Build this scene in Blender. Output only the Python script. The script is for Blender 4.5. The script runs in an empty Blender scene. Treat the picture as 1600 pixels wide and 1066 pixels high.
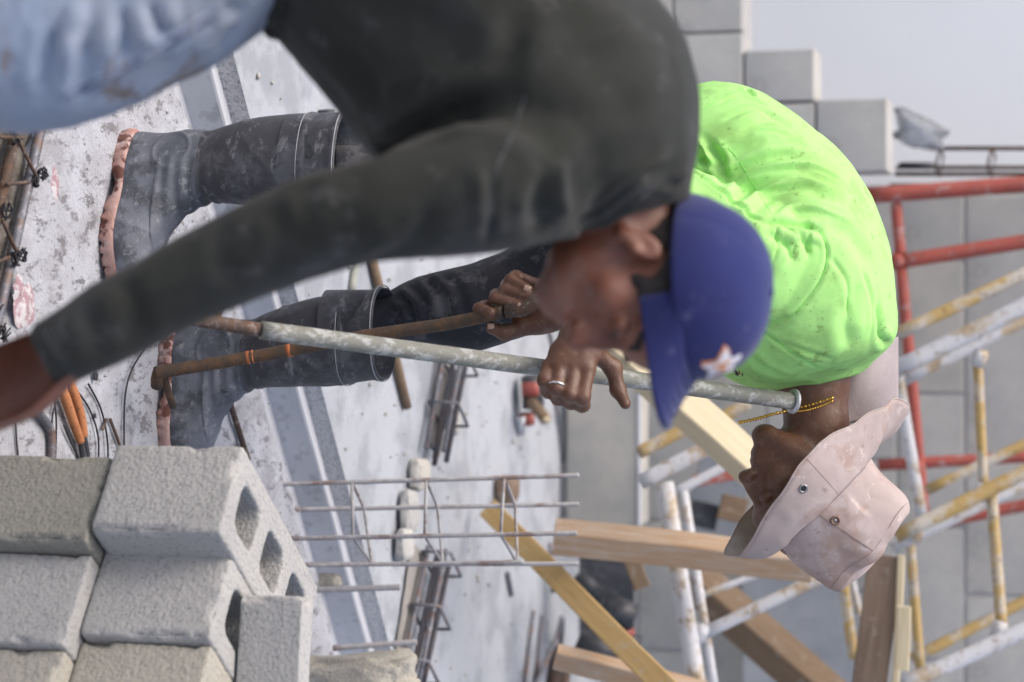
import bpy, bmesh, math, random
import numpy as np
from mathutils import Vector, Matrix
from mathutils.bvhtree import BVHTree
R = math.radians
random.seed(7)
rng = np.random.default_rng(7)
S = bpy.context.scene
COL = S.collection

# ------------------------------------------------------------------ camera, light, exposure
FPX, PITCH, CAMH = 3587.0, R(15.3), 1.66
cam_d = bpy.data.cameras.new('camera'); cam = bpy.data.objects.new('camera', cam_d); COL.objects.link(cam)
CN = np.array([0, math.cos(PITCH), -math.sin(PITCH)])      # forward
CU = np.array([0, math.sin(PITCH), math.cos(PITCH)])       # world-up side (photo's right)
CX = np.array([1.0, 0, 0])                                 # world right (photo's bottom)
CP = np.array([0, 0, CAMH])
# the camera was held on its side: its own +X is up, its own +Y is left
cam.matrix_world = Matrix(((CU[0], -CX[0], -CN[0], CP[0]), (CU[1], -CX[1], -CN[1], CP[1]), (CU[2], -CX[2], -CN[2], CP[2]), (0, 0, 0, 1)))
cam_d.sensor_width = 22.3; cam_d.sensor_fit = 'HORIZONTAL'; cam_d.lens = FPX * 22.3 / 1600
cam_d.clip_start = 0.05; cam_d.clip_end = 300
cam_d.dof.use_dof = True; cam_d.dof.focus_distance = 3.85; cam_d.dof.aperture_fstop = 2.0
S.camera = cam
w = bpy.data.worlds.new('World'); S.world = w; w.use_nodes = True
nt = w.node_tree; bg = nt.nodes['Background']
sky = nt.nodes.new('ShaderNodeTexSky'); sky.sky_type = 'NISHITA'; sky.sun_disc = False
SUN_EL, SUN_AZ = R(62), R(-105)
sky.sun_elevation = SUN_EL; sky.sun_rotation = SUN_AZ; sky.air_density = 1.0; sky.dust_density = 6.0; sky.ozone_density = .6
bg.inputs[1].default_value = 0.15
hs = nt.nodes.new('ShaderNodeHueSaturation'); hs.inputs['Saturation'].default_value = 1.0
nt.links.new(sky.outputs[0], hs.inputs['Color']); nt.links.new(hs.outputs[0], bg.inputs[0])
sd = bpy.data.lights.new('sun', 'SUN'); sd.energy = 0.9; sd.angle = R(40); sd.color = (1, .96, .9)
so = bpy.data.objects.new('sun', sd); COL.objects.link(so)
so.rotation_euler = Vector((-math.sin(SUN_AZ) * -1 * math.cos(SUN_EL), math.cos(SUN_AZ) * math.cos(SUN_EL), math.sin(SUN_EL))).to_track_quat('Z', 'Y').to_euler()
S.view_settings.view_transform = 'Standard'; S.view_settings.look = 'None'
S.view_settings.exposure = 0.66; S.view_settings.gamma = 1; S.view_settings.use_curve_mapping = False
S.cycles.max_bounces = 6; S.cycles.use_denoising = True

# ------------------------------------------------------------------ helpers
def at(ix, iy, d):
    return CP + d * (CN + (iy - 533) / FPX * CX + (ix - 800) / FPX * CU)
def onz(ix, iy, z):
    v = CN + (iy - 533) / FPX * CX + (ix - 800) / FPX * CU
    return CP + v * ((z - CAMH) / v[2])
def ony(ix, iy, Y):
    v = CN + (iy - 533) / FPX * CX + (ix - 800) / FPX * CU
    return CP + v * (Y / v[1])
def nrm(v):
    v = np.asarray(v, float); return v / (np.linalg.norm(v) + 1e-12)

def tag(o, label=None, cat=None, group=None, kind=None):
    if label: o['label'] = label
    if cat: o['category'] = cat
    if group: o['group'] = group
    if kind: o['kind'] = kind
    return o
def empty(name, loc, label=None, cat=None, group=None):
    o = bpy.data.objects.new(name, None); COL.objects.link(o); o.location = loc; o.empty_display_size = .1
    return tag(o, label, cat, group)
def mkobj(name, verts, faces, mat, parent=None, smooth=True, mats=None):
    """verts in world coordinates; origin = parent's origin, or the base of the mesh"""
    v = np.asarray(verts, float)
    if parent is not None: off = np.array(parent_loc(parent))
    else: off = np.array([(v[:, 0].min() + v[:, 0].max()) / 2, (v[:, 1].min() + v[:, 1].max()) / 2, v[:, 2].min()])
    me = bpy.data.meshes.new(name)
    me.from_pydata((v - off).tolist(), [], [list(map(int, f)) for f in faces])
    me.update()
    if smooth: me.shade_smooth()
    if mat: me.materials.append(mat)
    o = bpy.data.objects.new(name, me); COL.objects.link(o)
    if parent is None: o.location = off
    else:
        o.parent = parent
    return o
def parent_loc(p):
    l = np.array(p.location)
    while p.parent is not None:
        p = p.parent; l = l + np.array(p.location)
    return l
def autosmooth(o, ang=35):
    m = o.modifiers.new('e', 'EDGE_SPLIT'); m.split_angle = R(ang)

def catmull(P, n):
    P = np.asarray(P, float); out = []
    for i in range(len(P) - 1):
        p0, p1, p2, p3 = P[max(i - 1, 0)], P[i], P[i + 1], P[min(i + 2, len(P) - 1)]
        for k in range(n):
            t = k / n
            out.append(.5 * (2 * p1 + (p2 - p0) * t + (2 * p0 - 5 * p1 + 4 * p2 - p3) * t * t + (3 * p1 - p0 - 3 * p2 + p3) * t ** 3))
    out.append(P[-1]); return np.array(out)

def join_geo(parts):
    V, F, o = [], [], 0
    for v, f in parts:
        V.append(np.asarray(v, float)); F += [[int(i) + o for i in q] for q in f]; o += len(v)
    return np.vstack(V), F

def tube(pts, rad, n=12, caps=True):
    P = np.asarray(pts, float); m = len(P)
    rad = np.full(m, rad, float) if np.isscalar(rad) else np.asarray(rad, float)
    T = np.gradient(P, axis=0); T = T / (np.linalg.norm(T, axis=1)[:, None] + 1e-12)
    a = np.array([0, 0, 1.]) if abs(T[0][2]) < .9 else np.array([1., 0, 0])
    u = nrm(np.cross(T[0], a)); V = []
    for i in range(m):
        u = nrm(u - T[i] * np.dot(u, T[i])); b = np.cross(T[i], u)
        for k in range(n):
            th = 2 * math.pi * k / n
            V.append(P[i] + rad[i] * (math.cos(th) * u + math.sin(th) * b))
    F = [(i * n + k, i * n + (k + 1) % n, (i + 1) * n + (k + 1) % n, (i + 1) * n + k) for i in range(m - 1) for k in range(n)]
    if caps:
        F.append(tuple(range(n - 1, -1, -1))); F.append(tuple((m - 1) * n + k for k in range(n)))
    return np.array(V), F
def rebar(pts, r, step=.008, n=10, rib=.12):
    P = catmull(pts, 6) if len(pts) > 2 else np.array([pts[0], pts[1]])
    seg = np.linalg.norm(np.diff(P, axis=0), axis=1); s = np.concatenate([[0], np.cumsum(seg)])
    t = np.arange(0, s[-1], step / 2)
    Q = np.stack([np.interp(t, s, P[:, i]) for i in range(3)], 1)
    return tube(Q, r * (1 + rib * (np.arange(len(t)) % 2)), n)

def beam(a, b, wd, th, up=(0, 0, 1), bev=.003, jit=0.0):
    a = np.asarray(a, float); b = np.asarray(b, float); T = nrm(b - a)
    s = nrm(np.cross(T, up)); u = np.cross(s, T)
    L = np.linalg.norm(b - a); n = max(2, int(L / .12))
    ring = []
    c = bev
    prof = [(-wd / 2 + c, -th / 2), (wd / 2 - c, -th / 2), (wd / 2, -th / 2 + c), (wd / 2, th / 2 - c), (wd / 2 - c, th / 2), (-wd / 2 + c, th / 2), (-wd / 2, th / 2 - c), (-wd / 2, -th / 2 + c)]
    V = []
    for i in range(n + 1):
        o = a + (b - a) * i / n
        j = rng.normal(0, 1, 2) * jit
        for x, y in prof: V.append(o + s * (x + j[0]) + u * (y + j[1]))
    F = [(i * 8 + k, i * 8 + (k + 1) % 8, (i + 1) * 8 + (k + 1) % 8, (i + 1) * 8 + k) for i in range(n) for k in range(8)]
    F.append(tuple(range(7, -1, -1))); F.append(tuple(n * 8 + k for k in range(8)))
    return np.array(V), F

def loft_px(st, sub=6, n=40, pw=2.0):
    """stations (x1,y1,x2,y2,depth,half_thickness): silhouette pair in the photo, real depth and real thickness"""
    Q = catmull(np.array(st, float), sub); V = []
    for x1, y1, x2, y2, d, th in Q:
        p, q = at(x1, y1, d), at(x2, y2, d); c = (p + q) / 2; a = (p - q) / 2
        v = nrm(c - CP); b = nrm(v - nrm(a) * np.dot(v, nrm(a))) * th
        for k in range(n):
            t = 2 * math.pi * k / n; cs, sn = math.cos(t), math.sin(t)
            V.append(c + a * math.copysign(abs(cs) ** (2 / pw), cs) + b * math.copysign(abs(sn) ** (2 / pw), sn))
    m = len(Q)
    F = [(i * n + k, i * n + (k + 1) % n, (i + 1) * n + (k + 1) % n, (i + 1) * n + k) for i in range(m - 1) for k in range(n)]
    V = np.array(V); c0 = len(V); V = np.vstack([V, V[:n].mean(0), V[-n:].mean(0)])
    F += [(c0, (k + 1) % n, k) for k in range(n)] + [(c0 + 1, (m - 1) * n + k, (m - 1) * n + (k + 1) % n) for k in range(n)]
    return V, F

def apply_mods(V, F, mods):
    me = bpy.data.meshes.new('tmp'); me.from_pydata(np.asarray(V).tolist(), [], [list(map(int, f)) for f in F]); me.update()
    bm = bmesh.new(); bm.from_mesh(me); bmesh.ops.recalc_face_normals(bm, faces=bm.faces); bm.to_mesh(me); bm.free()
    o = bpy.data.objects.new('tmp', me); COL.objects.link(o)
    for kind, kw in mods:
        m = o.modifiers.new('m', kind)
        for k, v in kw.items(): setattr(m, k, v)
    dg = bpy.context.evaluated_depsgraph_get(); dg.update()
    m2 = bpy.data.meshes.new_from_object(o.evaluated_get(dg))
    V2 = np.empty(len(m2.vertices) * 3); m2.vertices.foreach_get('co', V2)
    F2 = [tuple(p.vertices) for p in m2.polygons]
    bpy.data.objects.remove(o); bpy.data.meshes.remove(me); bpy.data.meshes.remove(m2)
    return V2.reshape(-1, 3), F2
def fuse(parts, vox=.006, smooth=8):
    V, F = join_geo(parts)
    return apply_mods(V, F, [('REMESH', dict(mode='VOXEL', voxel_size=vox)), ('SMOOTH', dict(factor=.5, iterations=smooth))])

def vnormals(V, F):
    N = np.zeros_like(V)
    q = np.array([f if len(f) == 4 else (f[0], f[1], f[2], f[2]) for f in F])
    fn = np.cross(V[q[:, 2]] - V[q[:, 0]], V[q[:, 3]] - V[q[:, 1]])
    for k in range(4): np.add.at(N, q[:, k], fn)
    return N / (np.linalg.norm(N, axis=1)[:, None] + 1e-12)

_perm = np.random.default_rng(3).random(1 << 16)
def vnoise(P, scale):
    Q = P * scale; i = np.floor(Q).astype(np.int64); f = Q - i; f = f * f * (3 - 2 * f); out = 0
    for dx in (0, 1):
        for dy in (0, 1):
            for dz in (0, 1):
                h = ((i[:, 0] + dx) * 73856093 ^ (i[:, 1] + dy) * 19349663 ^ (i[:, 2] + dz) * 83492791) & 0xFFFF
                wgt = (f[:, 0] if dx else 1 - f[:, 0]) * (f[:, 1] if dy else 1 - f[:, 1]) * (f[:, 2] if dz else 1 - f[:, 2])
                out = out + wgt * _perm[h]
    return out * 2 - 1
def fbm(P, scale, octv=3):
    r = 0
    for o in range(octv): r = r + vnoise(P + 7.3 * o, scale * 2 ** o) / 2 ** o
    return r

def creases(V, F, strokes):
    """strokes: (pixel polyline, width m, amplitude m) laid on the surface seen through those points, then moved along the normals"""
    N = vnormals(V, F)
    bvh = BVHTree.FromPolygons([Vector(v) for v in V], F)
    D = np.zeros(len(V))
    for pl, wdt, amp in strokes:
        pl = catmull(pl, 10) if len(pl) > 2 else np.array([np.array(pl[0]) * (1 - t) + np.array(pl[1]) * t for t in np.linspace(0, 1, 12)])
        pts = []
        for x, y in pl:
            d = Vector(at(x, y, 1) - CP)
            h = bvh.ray_cast(Vector(CP), d.normalized())
            if h[0] is not None: pts.append(np.array(h[0]))
        if len(pts) < 2: continue
        pts = np.array(pts); m = len(pts)
        lo, hi = pts.min(0) - 3 * wdt, pts.max(0) + 3 * wdt
        idx = np.where(((V > lo) & (V < hi)).all(1))[0]
        if not len(idx): continue
        X = V[idx]
        # distance to polyline segments
        best = np.full(len(idx), 9.); tt = np.zeros(len(idx))
        for k in range(m - 1):
            a, b = pts[k], pts[k + 1]; ab = b - a; t = np.clip(((X - a) @ ab) / (ab @ ab + 1e-12), 0, 1)
            ds = np.linalg.norm(X - a - t[:, None] * ab, axis=1)
            c = ds < best; best[c] = ds[c]; tt[c] = (k + t[c]) / (m - 1)
        taper = np.clip(np.minimum(tt, 1 - tt) * 5, 0.15, 1)
        g = np.exp(-(best / wdt) ** 2) - .45 * np.exp(-((best - 1.7 * wdt) / wdt) ** 2)
        D[idx] += amp * g * taper
    return V + N * D[:, None]

# ---- signed distance modelling with surface nets (for skin: one continuous surface)
class Field:
    def __init__(s, lo, hi, h):
        s.lo = np.array(lo, float); s.h = h
        s.n = np.ceil((np.array(hi) - s.lo) / h).astype(int) + 1
        s.v = np.full(s.n, 1.0, np.float32)
    def _sl(s, lo, hi):
        a = np.clip(np.floor((np.asarray(lo) - s.lo) / s.h).astype(int), 0, s.n); b = np.clip(np.ceil((np.asarray(hi) - s.lo) / s.h).astype(int) + 1, 0, s.n)
        if (b <= a).any(): return None, None
        g = [s.lo[i] + s.h * np.arange(a[i], b[i]) for i in range(3)]
        X = np.stack(np.meshgrid(*g, indexing='ij'), -1).astype(np.float32)
        return tuple(slice(a[i], b[i]) for i in range(3)), X
    def _mix(s, sl, d, k, op):
        v = s.v[sl]
        if op == 'add':
            hh = np.maximum(k - np.abs(v - d), 0) / k; s.v[sl] = np.minimum(v, d) - hh * hh * k * .25
        else:
            d = -d; hh = np.maximum(k - np.abs(v - d), 0) / k; s.v[sl] = np.maximum(v, d) + hh * hh * k * .25
    def cone(s, a, b, r1, r2, k=.01, op='add'):
        a, b = np.asarray(a, float), np.asarray(b, float); r = max(r1, r2) + k + 3 * s.h
        sl, X = s._sl(np.minimum(a, b) - r, np.maximum(a, b) + r)
        if sl is None: return
        ab = b - a; t = np.clip(((X - a) @ ab) / (ab @ ab + 1e-12), 0, 1)
        s._mix(sl, np.linalg.norm(X - a - t[..., None] * ab, axis=-1) - (r1 + (r2 - r1) * t), k, op)
    def ell(s, c, M, rad, k=.01, op='add'):
        c = np.asarray(c, float); rad = np.asarray(rad, float); r = rad.max() + k + 3 * s.h
        sl, X = s._sl(c - r, c + r)
        if sl is None: return
        q = (X - c) @ M; k0 = np.linalg.norm(q / rad, axis=-1); k1 = np.linalg.norm(q / rad ** 2, axis=-1) + 1e-9
        s._mix(sl, k0 * (k0 - 1) / k1, k, op)
    def mesh(s, smooth=1):
        v = s.v; ins = v < 0
        c = [ins[dx:ins.shape[0] - 1 + dx, dy:ins.shape[1] - 1 + dy, dz:ins.shape[2] - 1 + dz] for dx in (0, 1) for dy in (0, 1) for dz in (0, 1)]
        allc = c[0].copy(); anyc = c[0].copy()
        for q in c[1:]: allc &= q; anyc |= q
        act = np.argwhere(anyc & ~allc); del allc, anyc
        idm = -np.ones(np.array(v.shape) - 1, np.int32); idm[tuple(act.T)] = np.arange(len(act))
        P = np.zeros((len(act), 3)); cnt = np.zeros(len(act))
        cor = [np.array((dx, dy, dz)) for dx in (0, 1) for dy in (0, 1) for dz in (0, 1)]
        for i in range(8):
            for j in range(i + 1, 8):
                if np.abs(cor[i] - cor[j]).sum() != 1: continue
                va = v[tuple((act + cor[i]).T)]; vb = v[tuple((act + cor[j]).T)]; m = (va < 0) != (vb < 0)
                t = np.where(m, va / np.where(m, va - vb, 1), 0)
                P[m] += (cor[i] + t[:, None] * (cor[j] - cor[i]))[m]; cnt[m] += 1
        V = s.lo + s.h * (act + P / cnt[:, None]); F = []
        for ax in range(3):
            o = [0, 0, 0]; o[ax] = 1; sh = v.shape
            A = ins[tuple(slice(1, sh[i] - 1) if i != ax else slice(0, sh[i] - 1) for i in range(3))]
            B = ins[tuple(slice(1, sh[i] - 1) if i != ax else slice(1, sh[i]) for i in range(3))]
            for flip, mk in ((0, A & ~B), (1, ~A & B)):
                e = np.argwhere(mk); e = e + np.array([0 if i == ax else 1 for i in range(3)])
                b1, b2 = [i for i in range(3) if i != ax]
                d1 = np.zeros(3, int); d1[b1] = 1; d2 = np.zeros(3, int); d2[b2] = 1
                q = np.stack([idm[tuple((e - d1 - d2).T)], idm[tuple((e - d2).T)], idm[tuple(e.T)], idm[tuple((e - d1).T)]], 1)
                if (flip == 1) != (ax == 1): q = q[:, ::-1]
                F.append(q)
        F = np.vstack(F); F = F[(F >= 0).all(1)]
        for _ in range(smooth):
            A = np.zeros_like(V); n = np.zeros(len(V))
            for k in range(4):
                np.add.at(A, F[:, k], V[F[:, (k + 1) % 4]]); np.add.at(A, F[:, (k + 1) % 4], V[F[:, k]])
                np.add.at(n, F[:, k], 1); np.add.at(n, F[:, (k + 1) % 4], 1)
            V = .5 * V + .5 * A / n[:, None]
        return V, [tuple(f) for f in F.tolist()]

# ------------------------------------------------------------------ materials
def srgb(r, g, b):
    f = lambda c: ((c / 255 + .055) / 1.055) ** 2.4 if c > 10 else c / 255 / 12.92
    return (f(r), f(g), f(b), 1)
def mat(name, base, rough=.8, layers=(), bumps=(), metal=0.0, sss=0.0, spec=.5, sheen=0.0, coords='Object', trans=0.0):
    """layers: (kind, scale, lo, hi, colour, amount[, stretch xyz]) ; bumps: (kind, scale, strength, distance)"""
    m = bpy.data.materials.new(name); m.use_nodes = True; t = m.node_tree; N, L = t.nodes, t.links
    b = N['Principled BSDF']; tc = N.new('ShaderNodeTexCoord')
    def tex(kind, scale, stretch=None):
        src = tc.outputs[coords]
        if stretch:
            mp = N.new('ShaderNodeMapping'); mp.inputs['Scale'].default_value = stretch; L.new(src, mp.inputs[0]); src = mp.outputs[0]
        if kind in ('noise', 'rough'):
            x = N.new('ShaderNodeTexNoise'); x.inputs['Scale'].default_value = scale; x.inputs['Detail'].default_value = 6 if kind == 'noise' else 12
            x.inputs['Roughness'].default_value = .6 if kind == 'noise' else .75; o = x.outputs['Fac']
        elif kind == 'vor':
            x = N.new('ShaderNodeTexVoronoi'); x.inputs['Scale'].default_value = scale; o = x.outputs['Distance']
        elif kind == 'wave':
            x = N.new('ShaderNodeTexWave'); x.inputs['Scale'].default_value = scale; x.inputs['Distortion'].default_value = 4; x.inputs['Detail'].default_value = 3; o = x.outputs['Fac']
        elif kind == 'weave':
            x = N.new('ShaderNodeTexWave'); x.inputs['Scale'].default_value = scale; x.inputs['Distortion'].default_value = .3; o = x.outputs['Fac']
        L.new(src, x.inputs['Vector']); return o
    col = None; rgb = N.new('ShaderNodeRGB'); rgb.outputs[0].default_value = tuple(base[:3]) + (1,); col = rgb.outputs[0]
    for ly in layers:
        kind, sc, lo, hi, c, amt = ly[:6]; o = tex(kind, sc, ly[6] if len(ly) > 6 else None)
        mr = N.new('ShaderNodeMapRange'); mr.inputs['From Min'].default_value = lo; mr.inputs['From Max'].default_value = hi; mr.inputs['To Max'].default_value = amt
        L.new(o, mr.inputs['Value']); mx = N.new('ShaderNodeMix'); mx.data_type = 'RGBA'
        L.new(mr.outputs[0], mx.inputs['Factor']); L.new(col, mx.inputs['A']); mx.inputs['B'].default_value = tuple(c[:3]) + (1,); col = mx.outputs['Result']
    L.new(col, b.inputs['Base Color']); b.inputs['Roughness'].default_value = rough; b.inputs['Metallic'].default_value = metal
    b.inputs['Specular IOR Level'].default_value = spec
    if sss: b.inputs['Subsurface Weight'].default_value = sss; b.inputs['Subsurface Radius'].default_value = (.01, .004, .002); b.inputs['Subsurface Scale'].default_value = .5
    if sheen: b.inputs['Sheen Weight'].default_value = sheen
    if trans: b.inputs['Transmission Weight'].default_value = trans
    prev = None
    for bp in bumps:
        kind, sc, st, dist = bp[:4]; o = tex(kind, sc, bp[4] if len(bp) > 4 else None)
        bn = N.new('ShaderNodeBump'); bn.inputs['Strength'].default_value = st; bn.inputs['Distance'].default_value = dist; L.new(o, bn.inputs['Height'])
        if prev: L.new(prev, bn.inputs['Normal'])
        prev = bn.outputs[0]
    if prev: L.new(prev, b.inputs['Normal'])
    return m
g3 = lambda v, t=0: (v * (1 - t), v, v * (1 + t))
M = {}
M['slab'] = mat('pitted_concrete', (.445, .465, .515), .95,
    [('noise', 3, .4, .7, (.38, .385, .415), .7), ('noise', 14, .42, .6, (.33, .335, .365), .6), ('vor', 75, .22, .08, (.20, .20, .22), .7), ('rough', 42, .535, .59, (.15, .145, .155), .85, (1, .45, 1)), ('rough', 12, .53, .60, (.26, .26, .28), .6, (1, .6, 1))],
    [('rough', 45, .8, .006), ('vor', 160, .35, .003)])
M['floor'] = mat('dusty_floor', (.39, .42, .47), .95,
    [('noise', 1.5, .4, .7, (.36, .38, .41), .8), ('noise', 7, .47, .60, (.25, .27, .305), .7), ('noise', 11, .66, .74, (.2, .3, .3), .5), ('rough', 40, 0.555, 0.637, (.3, .3, .32), .6)],
    [('rough', 20, .6, .01)])
M['ground'] = mat('bare_ground', (.30, .29, .28), .95, [('noise', 4, .4, .7, (.2, .19, .18), .8)], [('rough', 20, .5, .01)])
M['soil'] = mat('damp_soil', (.17, .15, .125), .95, [('noise', 25, .4, .7, (.30, .28, .26), .8), ('rough', 70, 0.500, 0.610, (.06, .05, .045), .7)], [('rough', 60, 1, .01)])
M['precast'] = mat('precast_concrete', (.60, .62, .66), .85, [('noise', 6, .4, .7, (.50, .52, .56), .6), ('noise', 30, .55, .65, (.34, .35, .37), .6)], [('rough', 60, .3, .003)])
M['ledge_lit'] = mat('lit_ledge_concrete', (.46, .48, .53), .9, [('noise', 20, .5, .7, (.45, .45, .48), .5)], [('rough', 60, .3, .003)])  # lighting of top-facing ledges put into their own concrete tone
M['speckle'] = mat('coarse_block_face', (.62, .62, .64), .95, [('vor', 220, .3, .1, (.2, .2, .21), .7), ('rough', 120, 0.500, 0.610, (.22, .22, .23), .6)], [('vor', 200, .8, .004)])
def block_mat(n, c):
    return mat(n, c, .97, [('noise', 5, .35, .7, tuple(x * .84 for x in c), .7), ('vor', 120, .34, .14, tuple(x * .45 for x in c), .55), ('rough', 75, .55, .70, tuple(x * .5 for x in c), .7), ('rough', 220, .42, .30, tuple(min(1, x * 1.5) for x in c), .6)],
        [('vor', 150, .5, .003), ('rough', 260, .6, .003)])
M['block'] = block_mat('grey_block', (.42, .42, .415))
M['block_warm'] = block_mat('buff_block', (.41, .39, .34))
M['block_green'] = block_mat('olive_grey_block', (.29, .285, .25))
M['block_far'] = mat('far_block', (.47, .465, .445), .95, [('noise', 2.5, .42, .6, (.31, .32, .33), .8), ('noise', 10, .5, .65, (.46, .44, .40), .6), ('rough', 4, .56, .62, (.25, .25, .25), .5)], [('rough', 60, .5, .006)])
M['block_far2'] = mat('far_block_warm', (.48, .46, .42), .95, [('noise', 3, .4, .65, (.28, .29, .29), .8)], [('rough', 60, .5, .006)])
M['mortar'] = mat('mortar', (.42, .42, .42), .95, [('noise', 8, .4, .7, (.31, .31, .32), .7)], [('rough', 50, .6, .008)])
M['whitewall'] = mat('white_plaster', (.80, .825, .86), .9, [('noise', .8, .4, .7, (.84, .86, .89), .7), ('noise', 5, .6, .75, (.77, .80, .84), .4)], [('noise', 6, .15, .01)])
M['rust'] = mat('rusty_steel', (.085, .060, .048), .75, [('noise', 40, .45, .65, (.135, .072, .042), .8), ('rough', 90, 0.528, 0.610, (.30, .27, .26), .6)], [('rough', 150, .5, .002)], metal=.3)
M['rebar_blue'] = mat('grey_rebar', (.14, .145, .17), .6, [('noise', 30, .5, .65, (.20, .11, .07), .7), ('rough', 80, 0.528, 0.610, (.32, .32, .35), .6)], [('rough', 150, .4, .002)], metal=.4)
M['dark_bar'] = mat('dark_bar', (.06, .062, .078), .7, [('noise', 20, .5, .65, (.12, .07, .05), .5)], [('rough', 150, .4, .002)], metal=.3)
M['rebar_pale'] = mat('limed_rebar', (.36, .35, .36), .85, [('noise', 14, .5, .62, (.20, .13, .11), .8), ('rough', 60, 0.500, 0.610, (.48, .48, .50), .7)], [('rough', 150, .4, .002)])
M['orange_bar'] = mat('rusty_bender', (.075, .052, .038), .75, [('noise', 45, .45, .62, (.145, .078, .038), .8), ('rough', 110, 0.528, 0.610, (.07, .055, .045), .8)], [('rough', 160, .8, .003)], metal=.2)
M['orange_paint'] = mat('orange_mark', (.42, .125, .045), .7, [('rough', 70, 0.500, 0.583, (.2, .09, .04), .7)])
M['pipe'] = mat('splashed_pipe', (.20, .205, .18), .7, [('rough', 55, 0.500, 0.566, (.44, .46, .46), .7, (1, 1, .35)), ('noise', 30, .6, .7, (.20, .15, .12), .7)], [('rough', 90, .6, .003)], metal=.1)
M['pipe_plain'] = mat('dull_pipe', (.28, .30, .27), .7, [('noise', 25, .45, .7, (.38, .36, .30), .7), ('rough', 80, 0.555, 0.610, (.5, .5, .5), .5)], [('rough', 90, .4, .002)])
M['zinc'] = mat('pale_washer', (.5, .52, .56), .5, [('noise', 60, .5, .7, (.7, .7, .72), .7)], metal=.5)
def scaf(n, c1, c2, c3, th=.5):
    return mat(n, c1, .6, [('noise', 13, th - .02, th + .10, c2, .8), ('rough', 26, .56, .62, c3, .85), ('rough', 60, 0.566, 0.621, (.1, .06, .04), .6)], [('rough', 50, .5, .003)])
M['scaf_white'] = scaf('chipped_white_paint', (.54, .55, .58), (.38, .27, .13), (.30, .24, .18), .52)
M['scaf_yellow'] = scaf('chipped_yellow_paint', (.42, .29, .11), (.50, .49, .47), (.24, .17, .11), .48)
M['scaf_red'] = scaf('worn_red_paint', (.35, .075, .055), (.27, .06, .045), (.42, .30, .29), .5)
def wood(n, c1, c2, st=(1.2, 14, 14)):
    return mat(n, c1, .8, [('noise', 6, .35, .7, c2, .8, st), ('noise', 3, .62, .7, tuple(x * .4 for x in c1), .6), ('rough', 30, 0.555, 0.637, (.45, .42, .38), .3)], [('noise', 20, .3, .004, st)])
M['pine'] = wood('new_pine', (.52, .36, .155), (.42, .26, .10))
M['pine_pale'] = wood('pale_pine', (.56, .49, .34), (.48, .40, .26))
M['wood_tan'] = wood('splashed_timber', (.34, .215, .12), (.44, .38, .32))
M['wood_dark'] = wood('dark_timber', (.15, .105, .075), (.22, .16, .12))
M['wood_brown'] = wood('brown_timber', (.15, .10, .06), (.21, .15, .10))
M['skinA'] = mat('sunburnt_skin', (.155, .058, .036), .5, [('noise', 18, .4, .66, (.20, .074, .045), .7), ('noise', 45, .48, .64, (.12, .045, .028), .6)], [('noise', 120, .12, .002)], sss=.12)
M['skinB'] = mat('brown_skin', (.115, .052, .030), .5, [('noise', 20, .4, .7, (.080, .036, .021), .8), ('rough', 45, 0.544, 0.588, (.36, .31, .28), .16), ('noise', 90, .5, .7, (.12, .055, .03), .5)], [('noise', 130, .25, .002), ('rough', 60, .25, .002)], sss=.1)
M['nail'] = mat('fingernail', (.38, .25, .19), .4)
M['hair'] = mat('black_hair', (.018, .016, .016), .7, [('noise', 90, .5, .7, (.05, .045, .045), .7)], [('rough', 160, .9, .006)])
M['stubble'] = mat('grey_stubble', (.17, .068, .045), .6, [('rough', 150, .48, .56, (.16, .13, .12), .55)], [('rough', 200, .4, .002)], sss=.05)
M['shirtA'] = mat('charcoal_knit', (.023, .025, .022), .9, [('noise', 5, .45, .7, (.036, .038, .038), .7), ('noise', 2.2, .54, .68, (.062, .066, .072), .6), ('noise', 9, .54, .7, (.05, .052, .055), .4, (1, 1, .4)), ('rough', 16, 0.577, 0.632, (.13, .13, .135), .28)], [('noise', 25, .25, .006), ('weave', 500, .12, .0008)], sheen=.08, spec=.2)
M['jeansA'] = mat('faded_dusty_denim', (.26, .32, .43), .92, [('noise', 3, .46, .66, (.32, .31, .31), .75), ('noise', 9, .55, .68, (.17, .21, .30), .7, (.3, 1, 1.2)), ('rough', 12, 0.544, 0.610, (.17, .13, .11), .85, (.22, 1, 1.2)), ('noise', 2.2, .6, .72, (.20, .28, .50), .6)], [('weave', 420, .2, .001), ('noise', 14, .4, .008)], sheen=.15, spec=.2)
M['shirtB'] = mat('neon_green_cloth', (.36, .70, .22), .85, [('noise', 3, .5, .8, (.39, .74, .25), .5), ('noise', 5, .52, .66, (.25, .45, .12), .7), ('noise', 13, .54, .64, (.24, .42, .13), .5), ('rough', 22, 0.588, 0.632, (.16, .28, .07), .6), ('rough', 60, 0.610, 0.643, (.09, .14, .06), .6)], [('noise', 20, .2, .005), ('weave', 600, .06, .0006)], spec=.2)
M['jeansB'] = mat('black_denim', (.028, .03, .038), .9, [('noise', 8, .5, .7, (.055, .055, .062), .7), ('rough', 14, 0.555, 0.621, (.13, .13, .14), .6)], [('weave', 500, .2, .001), ('noise', 22, .3, .005)], sheen=.15, spec=.2)
M['boot'] = mat('dusty_black_rubber', (.035, .037, .045), .55, [('noise', 7, .42, .65, (.07, .075, .09), .7), ('rough', 10, 0.500, 0.588, (.13, .14, .16), .5), ('rough', 45, 0.555, 0.621, (.25, .26, .28), .5, (.4, 1, 1)), ('noise', 25, .70, .73, (.015, .015, .02), .9)], [('noise', 30, .2, .003), ('rough', 60, .2, .002)])
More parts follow.
